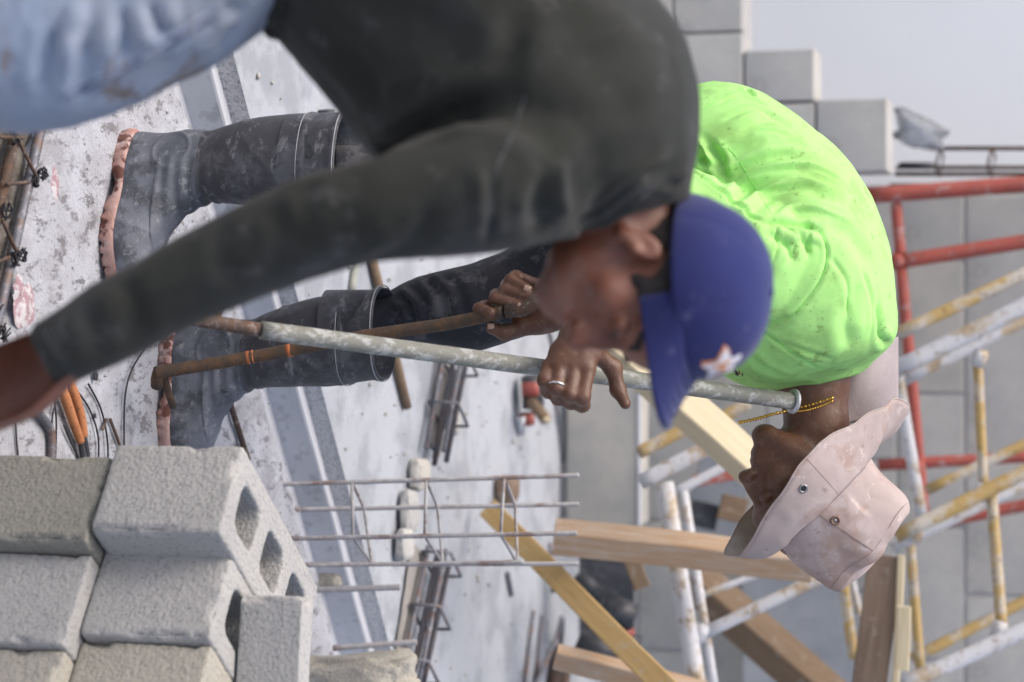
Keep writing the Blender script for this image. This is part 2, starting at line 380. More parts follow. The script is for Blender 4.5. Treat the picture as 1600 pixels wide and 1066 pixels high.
M['boot_foot'] = mat('cement_caked_rubber', (.095, .105, .13), .65, [('noise', 9, .42, .6, (.19, .205, .245), .7), ('rough', 14, 0.500, 0.577, (.055, .06, .07), .8), ('noise', 30, .69, .72, (.02, .02, .024), .9), ('rough', 50, 0.555, 0.610, (.32, .33, .35), .5)], [('noise', 30, .3, .003), ('rough', 60, .3, .002)])
M['sole'] = mat('orange_pink_sole', (.32, .15, .115), .8, [('noise', 14, .4, .62, (.44, .31, .29), .85), ('rough', 30, 0.544, 0.599, (.55, .47, .45), .7), ('noise', 18, .58, .61, (.10, .03, .02), .9)], [('rough', 60, .5, .004)])
M['capblue'] = mat('navy_cap_cloth', (.016, .023, .115), .85, [('noise', 6, .4, .7, (.024, .034, .15), .7), ('noise', 3, .5, .65, (.012, .014, .07), .6), ('rough', 30, 0.599, 0.643, (.14, .15, .27), .3)], [('weave', 450, .1, .0008)], sheen=.2, spec=.2)
M['hat'] = mat('dusty_pink_canvas', (.39, .325, .31), .92, [('noise', 7, .44, .60, (.48, .41, .40), .8), ('rough', 9, .49, .58, (.34, .25, .22), .5), ('noise', 9, .50, .64, (.33, .225, .185), .6), ('rough', 24, 0.577, 0.621, (.60, .53, .51), .45), ('rough', 70, 0.610, 0.643, (.15, .13, .14), .5)], [('weave', 500, .12, .0008), ('noise', 24, .2, .004)], spec=.2)
M['hat_shaded'] = mat('mauve_shaded_canvas', (.33, .285, .295), .92, [('noise', 7, .44, .6, (.40, .35, .36), .7)], [('weave', 500, .12, .0008), ('noise', 14, .4, .01)], spec=.2)  # hat canvas again, greyed and darkened so its shading sits in the colour
M['thread'] = mat('stitching', (.24, .17, .15), .9)
M['thread_green'] = mat('green_stitching', (.26, .70, .16), .9)
M['thread_grey'] = mat('pale_stitching', (.30, .31, .33), .8)
M['cap_thread'] = mat('cap_thread', (.012, .014, .06), .9)
M['denim_thread'] = mat('denim_thread', (.12, .15, .26), .9)
M['gold'] = mat('gold', (.75, .45, .10), .25, metal=1.0)
M['silver'] = mat('silver_ring', (.75, .75, .76), .2, metal=1.0)
M['steel'] = mat('dull_eyelet', (.30, .29, .30), .4, metal=.8)
M['eyelet_hole'] = mat('eyelet_hole', (.03, .03, .035), .9)
M['rusty_eyelet'] = mat('rusty_eyelet', (.20, .13, .10), .6, [('noise', 90, .5, .6, (.1, .05, .03), .8)], metal=.4)
M['star_orange'] = mat('orange_embroidery', (.75, .27, .06), .8, [('noise', 60, .5, .6, (.75, .40, .12), .7)])
M['star_white'] = mat('white_embroidery', (.78, .76, .80), .8)
M['dark'] = mat('dark_plastic', (.03, .033, .04), .5, [('noise', 20, .5, .7, (.10, .105, .12), .7)], [('noise', 20, .3, .01)])
M['black_print'] = mat('dark_print', (.02, .015, .02), .8)
M['red_print'] = mat('red_print', (.35, .09, .06), .8)
M['red_plastic'] = mat('red_plastic', (.26, .065, .05), .5, [('noise', 30, .5, .7, (.3, .05, .04), .7)])
M['plier'] = mat('worn_orange_grip', (.47, .19, .08), .7, [('rough', 40, 0.500, 0.583, (.40, .15, .06), .8), ('rough', 90, 0.566, 0.610, (.1, .06, .04), .8)], [('rough', 120, .7, .003)])
M['wire'] = mat('black_wire', (.03, .03, .035), .6, metal=.4)
M['redstain'] = mat('red_chalk', (.34, .22, .25), .95, [('rough', 50, 0.473, 0.555, (.55, .54, .56), .95)], [('rough', 60, .6, .006)])
M['wall_shade'] = mat('grey_blue_shade', (.17, .19, .22), .8, [('noise', 5, .4, .7, (.24, .26, .29), .8), ('noise', 8, .5, .7, (.12, .135, .16), .7, (.3, 1, 4))], [('noise', 20, .3, .01)])  # blue grey that puts the wall foot's shade into flat sheets
M['plastic_film'] = mat('clear_film', (.60, .64, .70), .2, [('noise', 20, .5, .7, (.4, .45, .5), .6)], [('noise', 30, .8, .02)], spec=.8, trans=.7)

# ------------------------------------------------------------------ the ground, slabs and ledges
def grid(x0, x1, nx, y0, y1, ny, f):
    X, Y = np.meshgrid(np.linspace(x0, x1, nx), np.linspace(y0, y1, ny), indexing='ij')
    V = f(X.ravel(), Y.ravel()); F = [(i * ny + j, (i + 1) * ny + j, (i + 1) * ny + j + 1, i * ny + j + 1) for i in range(nx - 1) for j in range(ny - 1)]
    return V, F
o = mkobj('ground', *grid(-80, 80, 9, -80, 80, 9, lambda x, y: np.stack([x, y, x * 0 - .35], 1)), M['ground'], smooth=False); tag(o, kind='structure')

E0 = np.array([-.441, 3.823]); ET = nrm(np.array([.797, .603])); EN = np.array([-ET[1], ET[0]])    # slab edge line, EN points away
TL0 = onz(78, 205, 0)[:2]; TL1 = onz(20, 560, 0)[:2]; TT = nrm(TL1 - TL0); TN = np.array([-TT[1], TT[0]])
def slab_f(t, s):
    P2 = E0 + t[:, None] * ET + s[:, None] * EN
    P = np.concatenate([P2, np.zeros((len(t), 1))], 1)
    edge = np.exp(s / .02)
    wob = fbm(P, 6, 4) * .012 + fbm(P * 1.0 + 31, 45, 2) * .004
    P[:, :2] += EN * (1.6 * wob * np.exp(s / .1))[:, None]
    z = fbm(P, 5, 3) * .004 + fbm(P, 40, 2) * .0015 - .012 * edge
    q = (P[:, :2] - TL0) @ TN; r = (P[:, :2] - TL0) @ TT
    dip = 1 / (1 + np.exp((q + .02 + .012 * fbm(P, 12, 3)) / .006)) * (r < .52) * (q > -.40)
    P[:, 2] = z - .028 * dip
    return P
Vf, Ff = grid(-1.3, 2.0, 270, -1.7, 0, 150, slab_f)
n0, n1 = 270, 150
edge_ids = [i * n1 + n1 - 1 for i in range(n0)]
base = len(Vf); low = Vf[edge_ids].copy(); low[:, 2] = -.35; low[:, :2] += EN * .01
Vf = np.vstack([Vf, low]); Ff += [(edge_ids[i], edge_ids[i + 1], base + i + 1, base + i) for i in range(n0 - 1)]
tag(mkobj('concrete_slab', Vf, Ff, M['slab']), kind='structure')
# coarse continuation of the slab round the camera (edge-butted, 5 mm lower)
def slab_far(t0, t1, s0, s1):
    c = [E0 + t * ET + s * EN for t, s in ((t0, s0), (t1, s0), (t1, s1), (t0, s1))]
    V = [(*p, -.006) for p in c] + [(*p, -.35) for p in c]
    return V, [(0, 1, 2, 3), (0, 4, 5, 1), (1, 5, 6, 2), (2, 6, 7, 3), (3, 7, 4, 0)]
for a in ((-6, -1.3, -7, 0), (2.0, 6, -7, 0), (-1.3, 2.0, -7, -1.7)):
    tag(mkobj('outer_concrete_slab', *slab_far(*a), M['slab'], smooth=False), kind='structure')
# soil in the slot with the rebar
def soil_f(r, q):
    P2 = TL0 + r[:, None] * TT + q[:, None] * TN; P = np.concatenate([P2, np.zeros((len(r), 1))], 1)
    P[:, 2] = -.018 + fbm(P, 18, 3) * .005; return P
tag(mkobj('soil_strip', *grid(-.6, .55, 90, -.42, -.004, 36, soil_f), M['soil']), kind='structure')
for (cx, cy, sx, sy) in ((88, 290, .01, .03), (40, 480, .022, .035), (30, 455, .012, .02)):
    c = onz(cx, cy, .004)
    def pf(a, r, c=c, sx=sx, sy=sy):
        P = np.stack([c[0] + np.cos(a) * r * sy, c[1] + np.sin(a) * r * sx * 1.6, a * 0], 1)
        P[:, 0] += fbm(P + 5, 60, 2) * .012; P[:, 2] = .0075 - .006 * r; return P
    tag(mkobj('red_chalk_stain', *grid(0, 2 * math.pi, 24, 0, 1, 4, pf), M['redstain']), kind='structure')

# precast joist lying along the slab edge, then the coarse block strip, then the far floor
def strip(prof, t0, t1, nt, name, material, wob=.0, kindstruct=True, parent=None):
    V, k = [], len(prof)
    for i in range(nt):
        t = t0 + (t1 - t0) * i / (nt - 1)
        for s, z in prof:
            p = E0 + t * ET + s * EN; j = wob * (vnoise(np.array([[t * 9, s * 30, z * 30]]), 1)[0])
            V.append((p[0] + EN[0] * j, p[1] + EN[1] * j, z + j * .3))
    F = [(i * k + a, (i + 1) * k + a, (i + 1) * k + a + 1, i * k + a + 1) for i in range(nt - 1) for a in range(k - 1)]
    o = mkobj(name, V, F, material, parent=parent, smooth=False)
    if parent is None: tag(o, kind='structure')
    return o
JT0, JT1 = -2.4, 3.2
joist = empty('concrete_joist', (*(E0 + .06 * EN), -.2), 'long grey precast joist running along the broken slab edge behind the boots', 'joist')
strip([(.026, -.30), (.026, -.032), (.030, -.028), (.060, -.028), (.062, -.030)], JT0, JT1, 60, 'lower_flange', M['ledge_lit'], .003, parent=joist)
strip([(.061, -.031), (.066, .032)], JT0, JT1, 60, 'web', M['precast'], .001, parent=joist)
strip([(.0655, .032), (.068, .036), (.092, .037), (.096, .035)], JT0, JT1, 60, 'upper_flange', M['ledge_lit'], .002, parent=joist)
strip([(.0955, .030), (.100, .072)], JT0, JT1, 120, 'coarse_step_face', M['speckle'], .002)
def floor_f(t, s):
    P2 = E0 + t[:, None] * ET + s[:, None] * EN; P = np.concatenate([P2, np.zeros((len(t), 1))], 1)
    P[:, 2] = .072 + fbm(P, 3, 3) * .004 * (s > .1); return P
tag(mkobj('far_floor', *grid(-4, 5, 150, .0985, 6.0, 100, floor_f), M['floor']), kind='structure')

# ------------------------------------------------------------------ background walls
def hollow_block(L=.4, W=.150, H=.2, cells=3, vox=None, seed=0, wall=.038, detail=True):
    """hollow concrete block, base centre at origin, length along X"""
    bm = bmesh.new()
    def loop(x0, x1, y0, y1, r, z, n=3):
        vs = []
        for cx, cy, a0 in ((x1 - r, y1 - r, 0), (x0 + r, y1 - r, 90), (x0 + r, y0 + r, 180), (x1 - r, y0 + r, 270)):
            for k in range(n + 1):
                a = R(a0 + 90 * k / n); vs.append(bm.verts.new((cx + r * math.cos(a), cy + r * math.sin(a), z)))
        return vs
    cw = (L - wall * (cells + 1)) / max(cells, 1)
    specs = [(-L / 2, L / 2, -W / 2, W / 2, .004)] + [(-L / 2 + wall + i * (cw + wall), -L / 2 + wall + i * (cw + wall) + cw, -W / 2 + wall, W / 2 - wall, .018) for i in range(cells)]
    tops, bots = [], []
    for sp in specs:
        lo, hi = loop(*sp, 0), loop(*sp, H); n = len(lo)
        for k in range(n):
            f = (lo[k], lo[(k + 1) % n], hi[(k + 1) % n], hi[k])
            bm.faces.new(f if sp is specs[0] else f[::-1])
        tops.append(hi); bots.append(lo)
    for ls in (tops, bots):
        ed = [bm.edges.get((l[k], l[(k + 1) % len(l)])) for l in ls for k in range(len(l))]
        bmesh.ops.triangle_fill(bm, edges=ed, use_beauty=True)
    bmesh.ops.recalc_face_normals(bm, faces=bm.faces)
    V = np.array([v.co[:] for v in bm.verts]); F = [[v.index for v in f.verts] for f in bm.faces] if not bm.verts.index_update() else None
    bm.free()
    if vox:
        V, F = apply_mods(V, F, [('REMESH', dict(mode='VOXEL', voxel_size=vox)), ('SMOOTH', dict(factor=.5, iterations=1))])
        N = vnormals(V, F); n = fbm(V + seed * 3.1, 60, 2) * .0004 + vnoise(V + seed, 230) * .0005
        # chipped arrises
        e = np.minimum(np.abs(np.abs(V[:, 0]) - L / 2), 9) + np.minimum(np.abs(np.abs(V[:, 1]) - W / 2), np.abs(V[:, 2] - H))
        chip = np.clip(.012 - e, 0, .012) / .012 * np.clip(fbm(V + seed * 5, 30, 3) - .02, 0, 1) * .013
        V = V + N * (n - chip)[:, None]
    return V, F

def simple_block_mesh(L, W, H, b=.004):
    x, y, z = L / 2, W / 2, H
    bm = bmesh.new(); bmesh.ops.create_cube(bm, size=1); bmesh.ops.scale(bm, vec=(L, W, H), verts=bm.verts); bmesh.ops.translate(bm, vec=(0, 0, H / 2), verts=bm.verts)
    bmesh.ops.bevel(bm, geom=bm.edges[:], offset=b, segments=1, affect='EDGES')
    me = bpy.data.meshes.new('block'); bm.to_mesh(me); bm.free(); return me
blk_me = {}
def add_block(parent, x, y, z, L=.39, W=.14, H=.193, material='block_far', rz=0):
    k = (round(L, 3), W, H, material)
    if k not in blk_me:
        me = simple_block_mesh(L, W, H); me.materials.append(M[material]); blk_me[k] = me
    o = bpy.data.objects.new('block', blk_me[k]); COL.objects.link(o); o.parent = parent
    pl = parent_loc(parent); o.location = (x - pl[0], y - pl[1], z - pl[2]); o.rotation_euler = (R(random.uniform(-.3, .3)), 0, R(rz + random.uniform(-.3, .3)))
    return o
def wall_body(parent, x0, x1, y, z0, z1, th=.10, material='mortar'):
    V, F = beam((x0, y, (z0 + z1) / 2), (x1, y, (z0 + z1) / 2), th, z1 - z0, bev=.002)
    return mkobj('mortar_core', V, F, M[material], parent=parent, smooth=False)

# white plastered wall and the grey wall behind the scaffolds
def slabwall(name, x0, x1, y, z0, z1, th, material):
    V, F = beam((x0, y + th / 2, (z0 + z1) / 2), (x1, y + th / 2, (z0 + z1) / 2), th, z1 - z0, bev=.003)
    return mkobj(name, V, F, M[material], smooth=False)
tag(slabwall('plaster_wall', -6, -.475, 7.15, -.35, 2.9, .2, 'whitewall'), 'smooth white plastered wall rising behind the stepped grey blocks', 'wall')
gw = empty('block_wall', (1.2, 7.05, -.35), 'tall grey block wall standing behind the red and yellow scaffold frames', 'wall')
wall_body(gw, -.47, 4.0, 7.046, -.35, 2.75, .12)
row = 0; z = -.042
while z < 2.6:
    x = -.27 - (.2 if row % 2 else 0) + .03
    while x < 3.0:
        L = .39
        x0 = x - L / 2; 
        if x0 < -.465: L = (x + L / 2) + .465; xx = -.465 + L / 2
        else: xx = x
        if L > .05: add_block(gw, xx, 7.05, z, L=L, material=random.choice(['block_far', 'block_far', 'block_far2']))
        x += .40
    z += .2; row += 1
sw = empty('stepped_block_wall', (-1.2, 6.40, -.05), 'low wall of grey blocks whose end climbs in three steps before the white wall', 'wall')
def xof(iy, ix, Y): return ony(ix, iy, Y)[0]
for z, xl, x_end in ((0., -3.4, -.46), (.2, -3.4, -.46), (.4, -3.4, -.46), (.6, xof(75, 1230, 6.33), -.46), (.8, xof(152, 1350, 6.33), -.46)):
    x1 = x_end; off = 0 if round(z * 5) % 2 == 0 else .2
    first = True
    while x1 > xl + .03:
        L = min(.4 if not (first and off) else .2, x1 - xl); first = False
        add_block(sw, x1 - L / 2, 6.40, z, L=L - .008, W=.15, H=.194, material='block_far')
        x1 -= L
for z, a, b in ((.0, -3.4, -.47), (.2, -3.4, -.47), (.4, -3.4, -.47)):
    wall_body(sw, a, b, 6.40, z + .003, z + .197, .12)
lw = empty('low_block_course', (.1, 6.38, 0), 'single course of plain grey blocks at floor level left of the timber post', 'wall')
for xx in (-.255, .125 + .0):
    pass
for x0_, x1_ in ((-.45, -.28), (-.27, .115), (.122, .52)):
    add_block(lw, (x0_ + x1_) / 2, 6.38, .095, L=x1_ - x0_, W=.15, H=.205, material='block_far2')
wall_body(lw, -.45, .53, 6.40, .02, .095, .15)
V, F = beam((-.45, 6.31, .304), (.53, 6.31, .304), .02, .008, bev=.001); mkobj('mortar_lip', V, F, M['ledge_lit'], parent=lw, smooth=False)
# clear film bundled against the white wall
c = ony(1432, 205, 6.6)
V, F = grid(0, 2 * math.pi, 30, .05, .95, 14, lambda a, b: np.stack([c[0] + np.cos(a) * .045 * np.sin(b * math.pi) * (1 + .3 * np.sin(5 * a + 9 * b)), c[1] + np.sin(a) * .04 * np.sin(b * math.pi), c[2] + (b - .5) * .17 + .012 * np.sin(7 * a)], 1))
V = V + fbm(V, 16, 3)[:, None] * .022 * np.array([1, .6, 1.3]); V[:, 2] += (V[:, 0] - c[0]) * .6
tag(mkobj('plastic_film', V, F, M['plastic_film']), 'crumpled clear plastic film beside the topmost stepped block', 'plastic film')

# upright rebar column cage by the white wall
cg = empty('rebar_column', tuple(ony(1400, 262, 6.75)), 'dark rusty rebar column cage between white wall and red scaffold', 'rebar cage')
for (y, dd, x0) in ((232, 0, 1452), (262, .12, 1400), (272, 0, 1398), (290, .12, 1390)):
    V, F = tube([ony(x0, y, 6.72 + dd), ony(1740, y, 6.72 + dd)], .0065, 8); mkobj('bar', V, F, M['rust'], parent=cg)
V, F = beam(ony(1405, 259, 6.7), ony(1460, 259, 6.7), .014, .02); mkobj('splice', V, F, M['dark'], parent=cg)
for x in (1468, 1549, 1640, 1725):
    a, b, c_, d_ = ony(x, 230, 6.71), ony(x - 6, 262, 6.71), ony(x, 276, 6.84), ony(x + 6, 245, 6.84)
    V, F = tube([a, b, c_, d_, a], .004, 6); mkobj('stirrup', V, F, M['rust'], parent=cg)

# ------------------------------------------------------------------ scaffolds and timber
def px_tube(parent, name, a, b, r, m, n=14, ext=0):
    A, B = at(*a), at(*b)
    if ext: B = B + (B - A) * ext
    t = np.linspace(0, 1, 8)[:, None]
    V, F = tube(A + (B - A) * t, r, n); return mkobj(name, V, F, M[m], parent=parent)
red = empty('scaffold_frame', tuple(at(1400, 560, 6.5)), 'worn red scaffold frame standing right before the grey block wall', 'scaffold', 'scaffold frames')
for a, b, r in (((1340, 307, 6.5), (1600, 288, 6.45), .0235), ((1392, 411, 6.5), (1600, 378, 6.45), .0215), ((1372, 727, 6.6), (1600, 714, 6.55), .017), ((1438, 822, 6.6), (1600, 790, 6.55), .018)):
    px_tube(red, 'post', a, b, r, 'scaf_red', ext=.5)
for a, b, r in (((1400, 318, 6.5), (1407, 400, 6.5), .016), ((1408, 420, 6.5), (1446, 830, 6.6), .0165)):
    px_tube(red, 'rung', a, b, r, 'scaf_red')
yel = empty('scaffold_frame', tuple(at(1420, 760, 5.7)), 'yellow and white chipped scaffold frame right of the hat, nearest to it', 'scaffold', 'scaffold frames')
for nm, a, b, r, m in (
    ('rung', (1398, 560, 5.8), (1441, 815, 5.8), .0155, 'scaf_white'),
    ('brace', (1398, 578, 5.7), (1600, 478, 5.7), .0215, 'scaf_white'),
    ('brace', (1410, 597, 5.85), (1600, 503, 5.85), .014, 'scaf_white'),
    ('brace', (1398, 524, 5.6), (1600, 428, 5.6), .0165, 'scaf_yellow'),
    ('post', (1400, 838, 5.6), (1600, 738, 5.6), .0185, 'scaf_yellow'),
    ('post', (1395, 857, 5.75), (1600, 760, 5.75), .012, 'scaf_white'),
    ('brace', (1448, 766, 5.9), (1600, 695, 5.9), .014, 'scaf_yellow'),
    ('rung', (1527, 550, 5.75), (1537, 770, 5.75), .0125, 'scaf_yellow'),
    ('rung', (1549, 772, 5.62), (1566, 992, 5.62), .0145, 'scaf_yellow'),
    ('rung', (1422, 850, 5.8), (1438, 1046, 5.8), .0125, 'scaf_yellow'),
    ('post', (1395, 1078, 5.5), (1600, 985, 5.5), .0205, 'scaf_white'),
    ('post', (1425, 1030, 5.9), (1600, 940, 5.9), .015, 'scaf_yellow'),
    ('rung', (1318, 912, 5.9), (1334, 1030, 5.9), .014, 'scaf_yellow'),
    ('rung', (1331, 905, 5.95), (1345, 970, 5.95), .009, 'scaf_white')):
    px_tube(yel, nm, a, b, r, m, ext=.35 if nm in ('brace', 'post') else 0)
whi = empty('scaffold_frame', (*at(1050, 900, 5.5)[:2], .07), 'white rust-stained scaffold leg set with braces under the hat', 'scaffold', 'scaffold frames')
for nm, a, b, r, m in (
    ('post', (1038, 755, 5.5), (1092, 1090, 5.4), .0225, 'scaf_white'), ('post', (1068, 768, 5.6), (1118, 1090, 5.5), .012, 'scaf_white'),
    ('brace', (1095, 992, 5.45), (1330, 880, 5.45), .0155, 'scaf_white'), ('brace', (1092, 932, 5.7), (1210, 888, 5.7), .0085, 'scaf_white'),
    ('brace', (1000, 754, 5.4), (1140, 682, 5.4), .019, 'scaf_white'), ('brace', (1050, 772, 5.6), (1180, 704, 5.6), .012, 'scaf_white'),
    ('brace', (997, 708, 5.6), (1075, 668, 5.6), .0165, 'scaf_yellow'), ('brace', (1130, 652, 5.9), (1170, 630, 5.9), .016, 'scaf_yellow')):
    px_tube(whi, nm, a, b, r, m)

def px_beam(name, a, b, wpx, th, m, label, cat, up=None, parts=None, group=None):
    A, B = at(*a), at(*b); d = (a[2] + b[2]) / 2; wd = wpx * d / FPX
    T = nrm(B - A); v = nrm((A + B) / 2 - CP); up = nrm(np.cross(T, np.cross(v, T))) if up is None else up
    L = np.linalg.norm(B - A); V, F = beam((-L / 2, 0, 0), (L / 2, 0, 0), wd, th, bev=.003, jit=.0008)
    s = nrm(np.cross(T, up)); u = np.cross(s, T); me = bpy.data.meshes.new(name); me.from_pydata(V.tolist(), [], [list(f) for f in F]); me.materials.append(M[m])
    o = bpy.data.objects.new(name, me); COL.objects.link(o); c = (A + B) / 2; s2 = np.cross(u, T)
    o.matrix_world = Matrix([[T[i], s2[i], u[i], c[i]] for i in range(3)] + [[0, 0, 0, 1]]); tag(o, label, cat, group); return o
px_beam('timber_post', (866, 838, 5.3), (1268, 882, 5.3), 42, .07, 'wood_tan', 'upright tan timber post splashed with white cement behind the hat brim', 'timber', up=nrm(-CN + .5 * CX))
px_beam('timber_beam', (900, 484, 5.15), (1190, 742, 5.15), 54, .06, 'pine_pale', 'pale cream timber leaning between the two bent faces', 'timber', up=nrm(-CN - .55 * CX + .5 * CU))
px_beam('pine_plank', (764, 796, 5.6), (1085, 1120, 4.9), 36, .02, 'pine', 'new yellow pine plank with a dark knot slanting up from the floor', 'plank')
px_beam('dark_plank', (1384, 868, 5.4), (1352, 1120, 5.4), 54, .03, 'wood_dark', 'wide dark weathered plank just below the hat crown', 'plank')
px_beam('batten', (1409, 868, 5.38), (1396, 1120, 5.38), 12, .02, 'pine_pale', 'thin pale batten along the edge of the dark wide plank', 'batten')
px_beam('wood_offcut', (1413, 948, 5.3), (1408, 1046, 5.3), 22, .03, 'pine_pale', 'short pale wood offcut fixed beside the dark plank', 'offcut')
px_beam('timber_beam', (1085, 905, 6.2), (1340, 1130, 6.0), 52, .09, 'wood_brown', 'thick dark brown beam leaning behind the white scaffold leg', 'timber', up=nrm(-CN + .9 * CX))
px_beam('timber_board', (868, 1026, 5.2), (1120, 1090, 5.2), 34, .04, 'wood_tan', 'rough tan board end at the foot of the yellow plank', 'board', up=nrm(-CN + .5 * CX))
px_beam('wood_stub', (985, 868, 5.9), (1003, 918, 5.9), 26, .04, 'wood_brown', 'brown wood stub hanging below the splashed timber post', 'offcut')
px_beam('wall_foot_shade', (1160, 1010, 6.85), (1340, 1010, 6.85), 300, .02, 'wall_shade', 'grey blue sheet painting the shaded foot of the block wall', 'panel')  # thin sheet whose colour paints shade onto the wall foot
px_beam('wall_shade_sheet', (1078, 780, 6.8), (1160, 800, 6.8), 170, .02, 'wall_shade', 'dark blue grey sheet painting wall shade behind the pale leaning timber', 'panel')  # another thin sheet, shade of the wall put into its colour
px_beam('red_board', (1085, 752, 6.5), (1180, 735, 6.5), 18, .03, 'scaf_red', 'faded red board strip behind the white scaffold brace', 'board')
px_beam('dark_crate', (1078, 800, 6.6), (1120, 810, 6.6), 40, .05, 'dark', 'dark crate in shade between scaffold leg and face', 'crate')
px_beam('wood_offcut', (1125, 790, 6.55), (1165, 800, 6.55), 40, .03, 'wood_brown', 'brown wood offcut in shade right of the dark crate', 'offcut')
# knot in the plank
kn = at(866, 897, 5.3)
V, F = grid(0, 2 * math.pi, 16, 0.02, 1, 3, lambda a, r: np.stack([kn[0] + np.cos(a) * r * .008, kn[1] - .013 + a * 0, kn[2] + np.sin(a) * r * .016], 1))

# floor clutter far side: rods, pipes, rebar bundles, tools
def ground_tube(name, a, b, r, m, label, cat, z=.072, group=None, rb=False, n=10):
    A, B = onz(*a, z), onz(*b, z); A[2] += r; B[2] += r
    V, F = rebar([A, B], r) if rb else tube(A + (B - A) * np.linspace(0, 1, 6)[:, None], r, n)
    return tag(mkobj(name, V, F, M[m]), label, cat, group)
ground_tube('steel_pipe', (572, 395), (629, 636), .0105, 'wood_brown', 'dull brown pipe lying on the far floor behind the boot top', 'pipe')
ground_tube('steel_rod', (552, 395), (544, 455), .008, 'pipe_plain', 'short dark rod on the coarse step left of the brown pipe', 'rod')
ground_tube('pipe_stub', (498, 172), (500, 204), .017, 'dark', 'short dark pipe offcut lying by the first boot top', 'pipe', z=.072)
for i, (a, b) in enumerate((((829, 955), (814, 1085)), ((843, 962), (832, 1085)), ((856, 520), (884, 655)), ((862, 600), (888, 825)), ((790, 895), (796, 930)), ((856, 850), (862, 925)))):
    ground_tube('steel_rod', a, b, .007 if i < 2 else .006, 'rebar_blue', ['thin grey rod at frame bottom, nearer the slab', 'thin grey rod at frame bottom, second from the slab', 'dark rod along the foot of the block course, behind the hand', 'long dark rod along the foot of the block course', 'tiny rod on floor right of the column cage tips', 'short rod on floor under the timber post'][i], 'rod', group='loose rods on the far floor')
pts = [onz(832, 1080, .08), onz(846, 1000, .08) + np.array([0, 0, .04]), onz(850, 965, .08) + np.array([0, 0, .05]), onz(866, 1000, .08) + np.array([0, 0, .02]), onz(872, 1030, .08)]
V, F = tube(catmull(pts, 6), .007, 8); tag(mkobj('bent_rod', V, F, M['rebar_blue']), 'bent dark rod bowed over the far floor at frame bottom', 'rod')
for i, (a, b) in enumerate((((866, 1012), (852, 1085)), ((878, 1014), (868, 1085)))):
    ground_tube('rusty_pipe', a, b, .018, 'rust', ['rusty pipe end at frame bottom nearer the bent rod', 'rusty pipe end at frame bottom nearer the tan board'][i], 'pipe', group='rusty pipe ends')

def bundle(name, a, b, label, z=.082):
    A, B = onz(*a, z), onz(*b, z); T = nrm(B - A); s = nrm(np.cross(T, (0, 0, 1))); e = empty(name, tuple((A + B) / 2), label, 'rebar cage')
    for (q, h, m) in ((-.05, .012, 'dark_bar'), (-.015, .02, 'dark_bar'), (.02, .03, 'dark_bar'), (.040, .012, 'rebar_blue'), (-.03, .045, 'dark_bar'), (.025, .05, 'rebar_blue')):
        V, F = tube([A + s * q + (0, 0, h), B + s * q * .8 + (0, 0, h)], .0065, 8); mkobj('bar', V, F, M[m], parent=e)
    L = np.linalg.norm(B - A)
    for t in np.arange(.06, .98, .14 / max(L, .2)):
        c = A + (B - A) * t
        loop = [c + s * x + np.array([0, 0, zz]) for x, zz in ((-.055, .005), (.055, .005), (.05, .072), (-.05, .072), (-.055, .005))]
        V, F = tube(loop, .004, 6); mkobj('stirrup', V, F, M['rebar_blue'], parent=e)
    return e
bundle('rebar_bundle', (694, 560), (664, 712), 'dark tied rebar bundle on the floor, upper half of the trench')
bundle('rebar_bundle', (668, 868), (618, 1100), 'dark tied rebar bundle on the floor, lower half of the trench near frame bottom')
# dark trench strip the bundles lie in
A, B = onz(700, 540, .073), onz(612, 1110, .073); T = nrm(B - A); s_ = nrm(np.cross(T, (0, 0, 1)))
def tr_f(a, b):
    P = A + a[:, None] * (B - A) + (b * .052)[:, None] * s_; P = P.copy()
    P += (fbm(P, 10, 3) * .012)[:, None] * s_; P[:, 2] = .0795 - .001 * np.abs(b); return P
tag(mkobj('trench_bed', *grid(0, .30, 40, -1, 1, 6, tr_f), M['ground']), kind='structure')
tag(mkobj('trench_bed', *grid(.58, 1, 40, -1, 1, 6, tr_f), M['ground']), kind='structure')

def chunk(name, c, rad, m, label, cat, seed=0, n=28, rough=.22, flat=None):
    a = np.linspace(0, math.pi, n); V = []
    bm = bmesh.new(); bmesh.ops.create_icosphere(bm, subdivisions=5, radius=1); V = np.array([v.co[:] for v in bm.verts]); F = [[v.index for v in f.verts] for f in bm.faces]; bm.free()
    Vb = np.sign(V) * np.abs(V) ** .62
    V2 = Vb * (1 + rough * fbm(V * 1 + seed * 9.1, 1.7, 4)[:, None] * .5) * np.array(rad)
    V2 += V * (fbm(V + seed, 14, 2) * .03 * min(rad))[:, None]
    if flat: V2[:, 2] = np.maximum(V2[:, 2], -rad[2] * flat)
    return tag(mkobj(name, V2 + np.array(c), F, M[m]), label, cat)
chunk('rubble_chunk', at(578, 1082, 4.55) + (0, 0, -.03), (.075, .09, .135), 'block_warm', 'broken buff concrete lump standing at the bottom edge of the frame', 'rubble', 3, rough=.4)
chunk('rubble_chunk', onz(655, 742, .09), (.035, .04, .02), 'block_far2', 'small pale rubble piece where the rebar bundle ends', 'rubble', 5)
chunk('rubble_chunk', onz(640, 800, .09), (.05, .04, .014), 'block', 'flat pale rubble piece behind the column cage', 'rubble', 8)
chunk('rubble_chunk', onz(632, 850, .09), (.035, .04, .014), 'block_far', 'grey rubble piece right of the flat pale one', 'rubble', 11)
chunk('rubble_chunk', onz(712, 640, .09), (.06, .025, .01), 'block', 'grey blue sliver of rubble near the rebar bundle', 'rubble', 12)
chunk('rubble_chunk', onz(510, 905, -.02), (.022, .03, .04), 'block_warm', 'small tan lump wedged at the foot of the column cage', 'rubble', 15)
o = chunk('brick_piece', onz(792, 765, .1), (.035, .04, .03), 'wood_dark', 'dark reddish brick piece by the top end of the yellow plank', 'brick', 17)

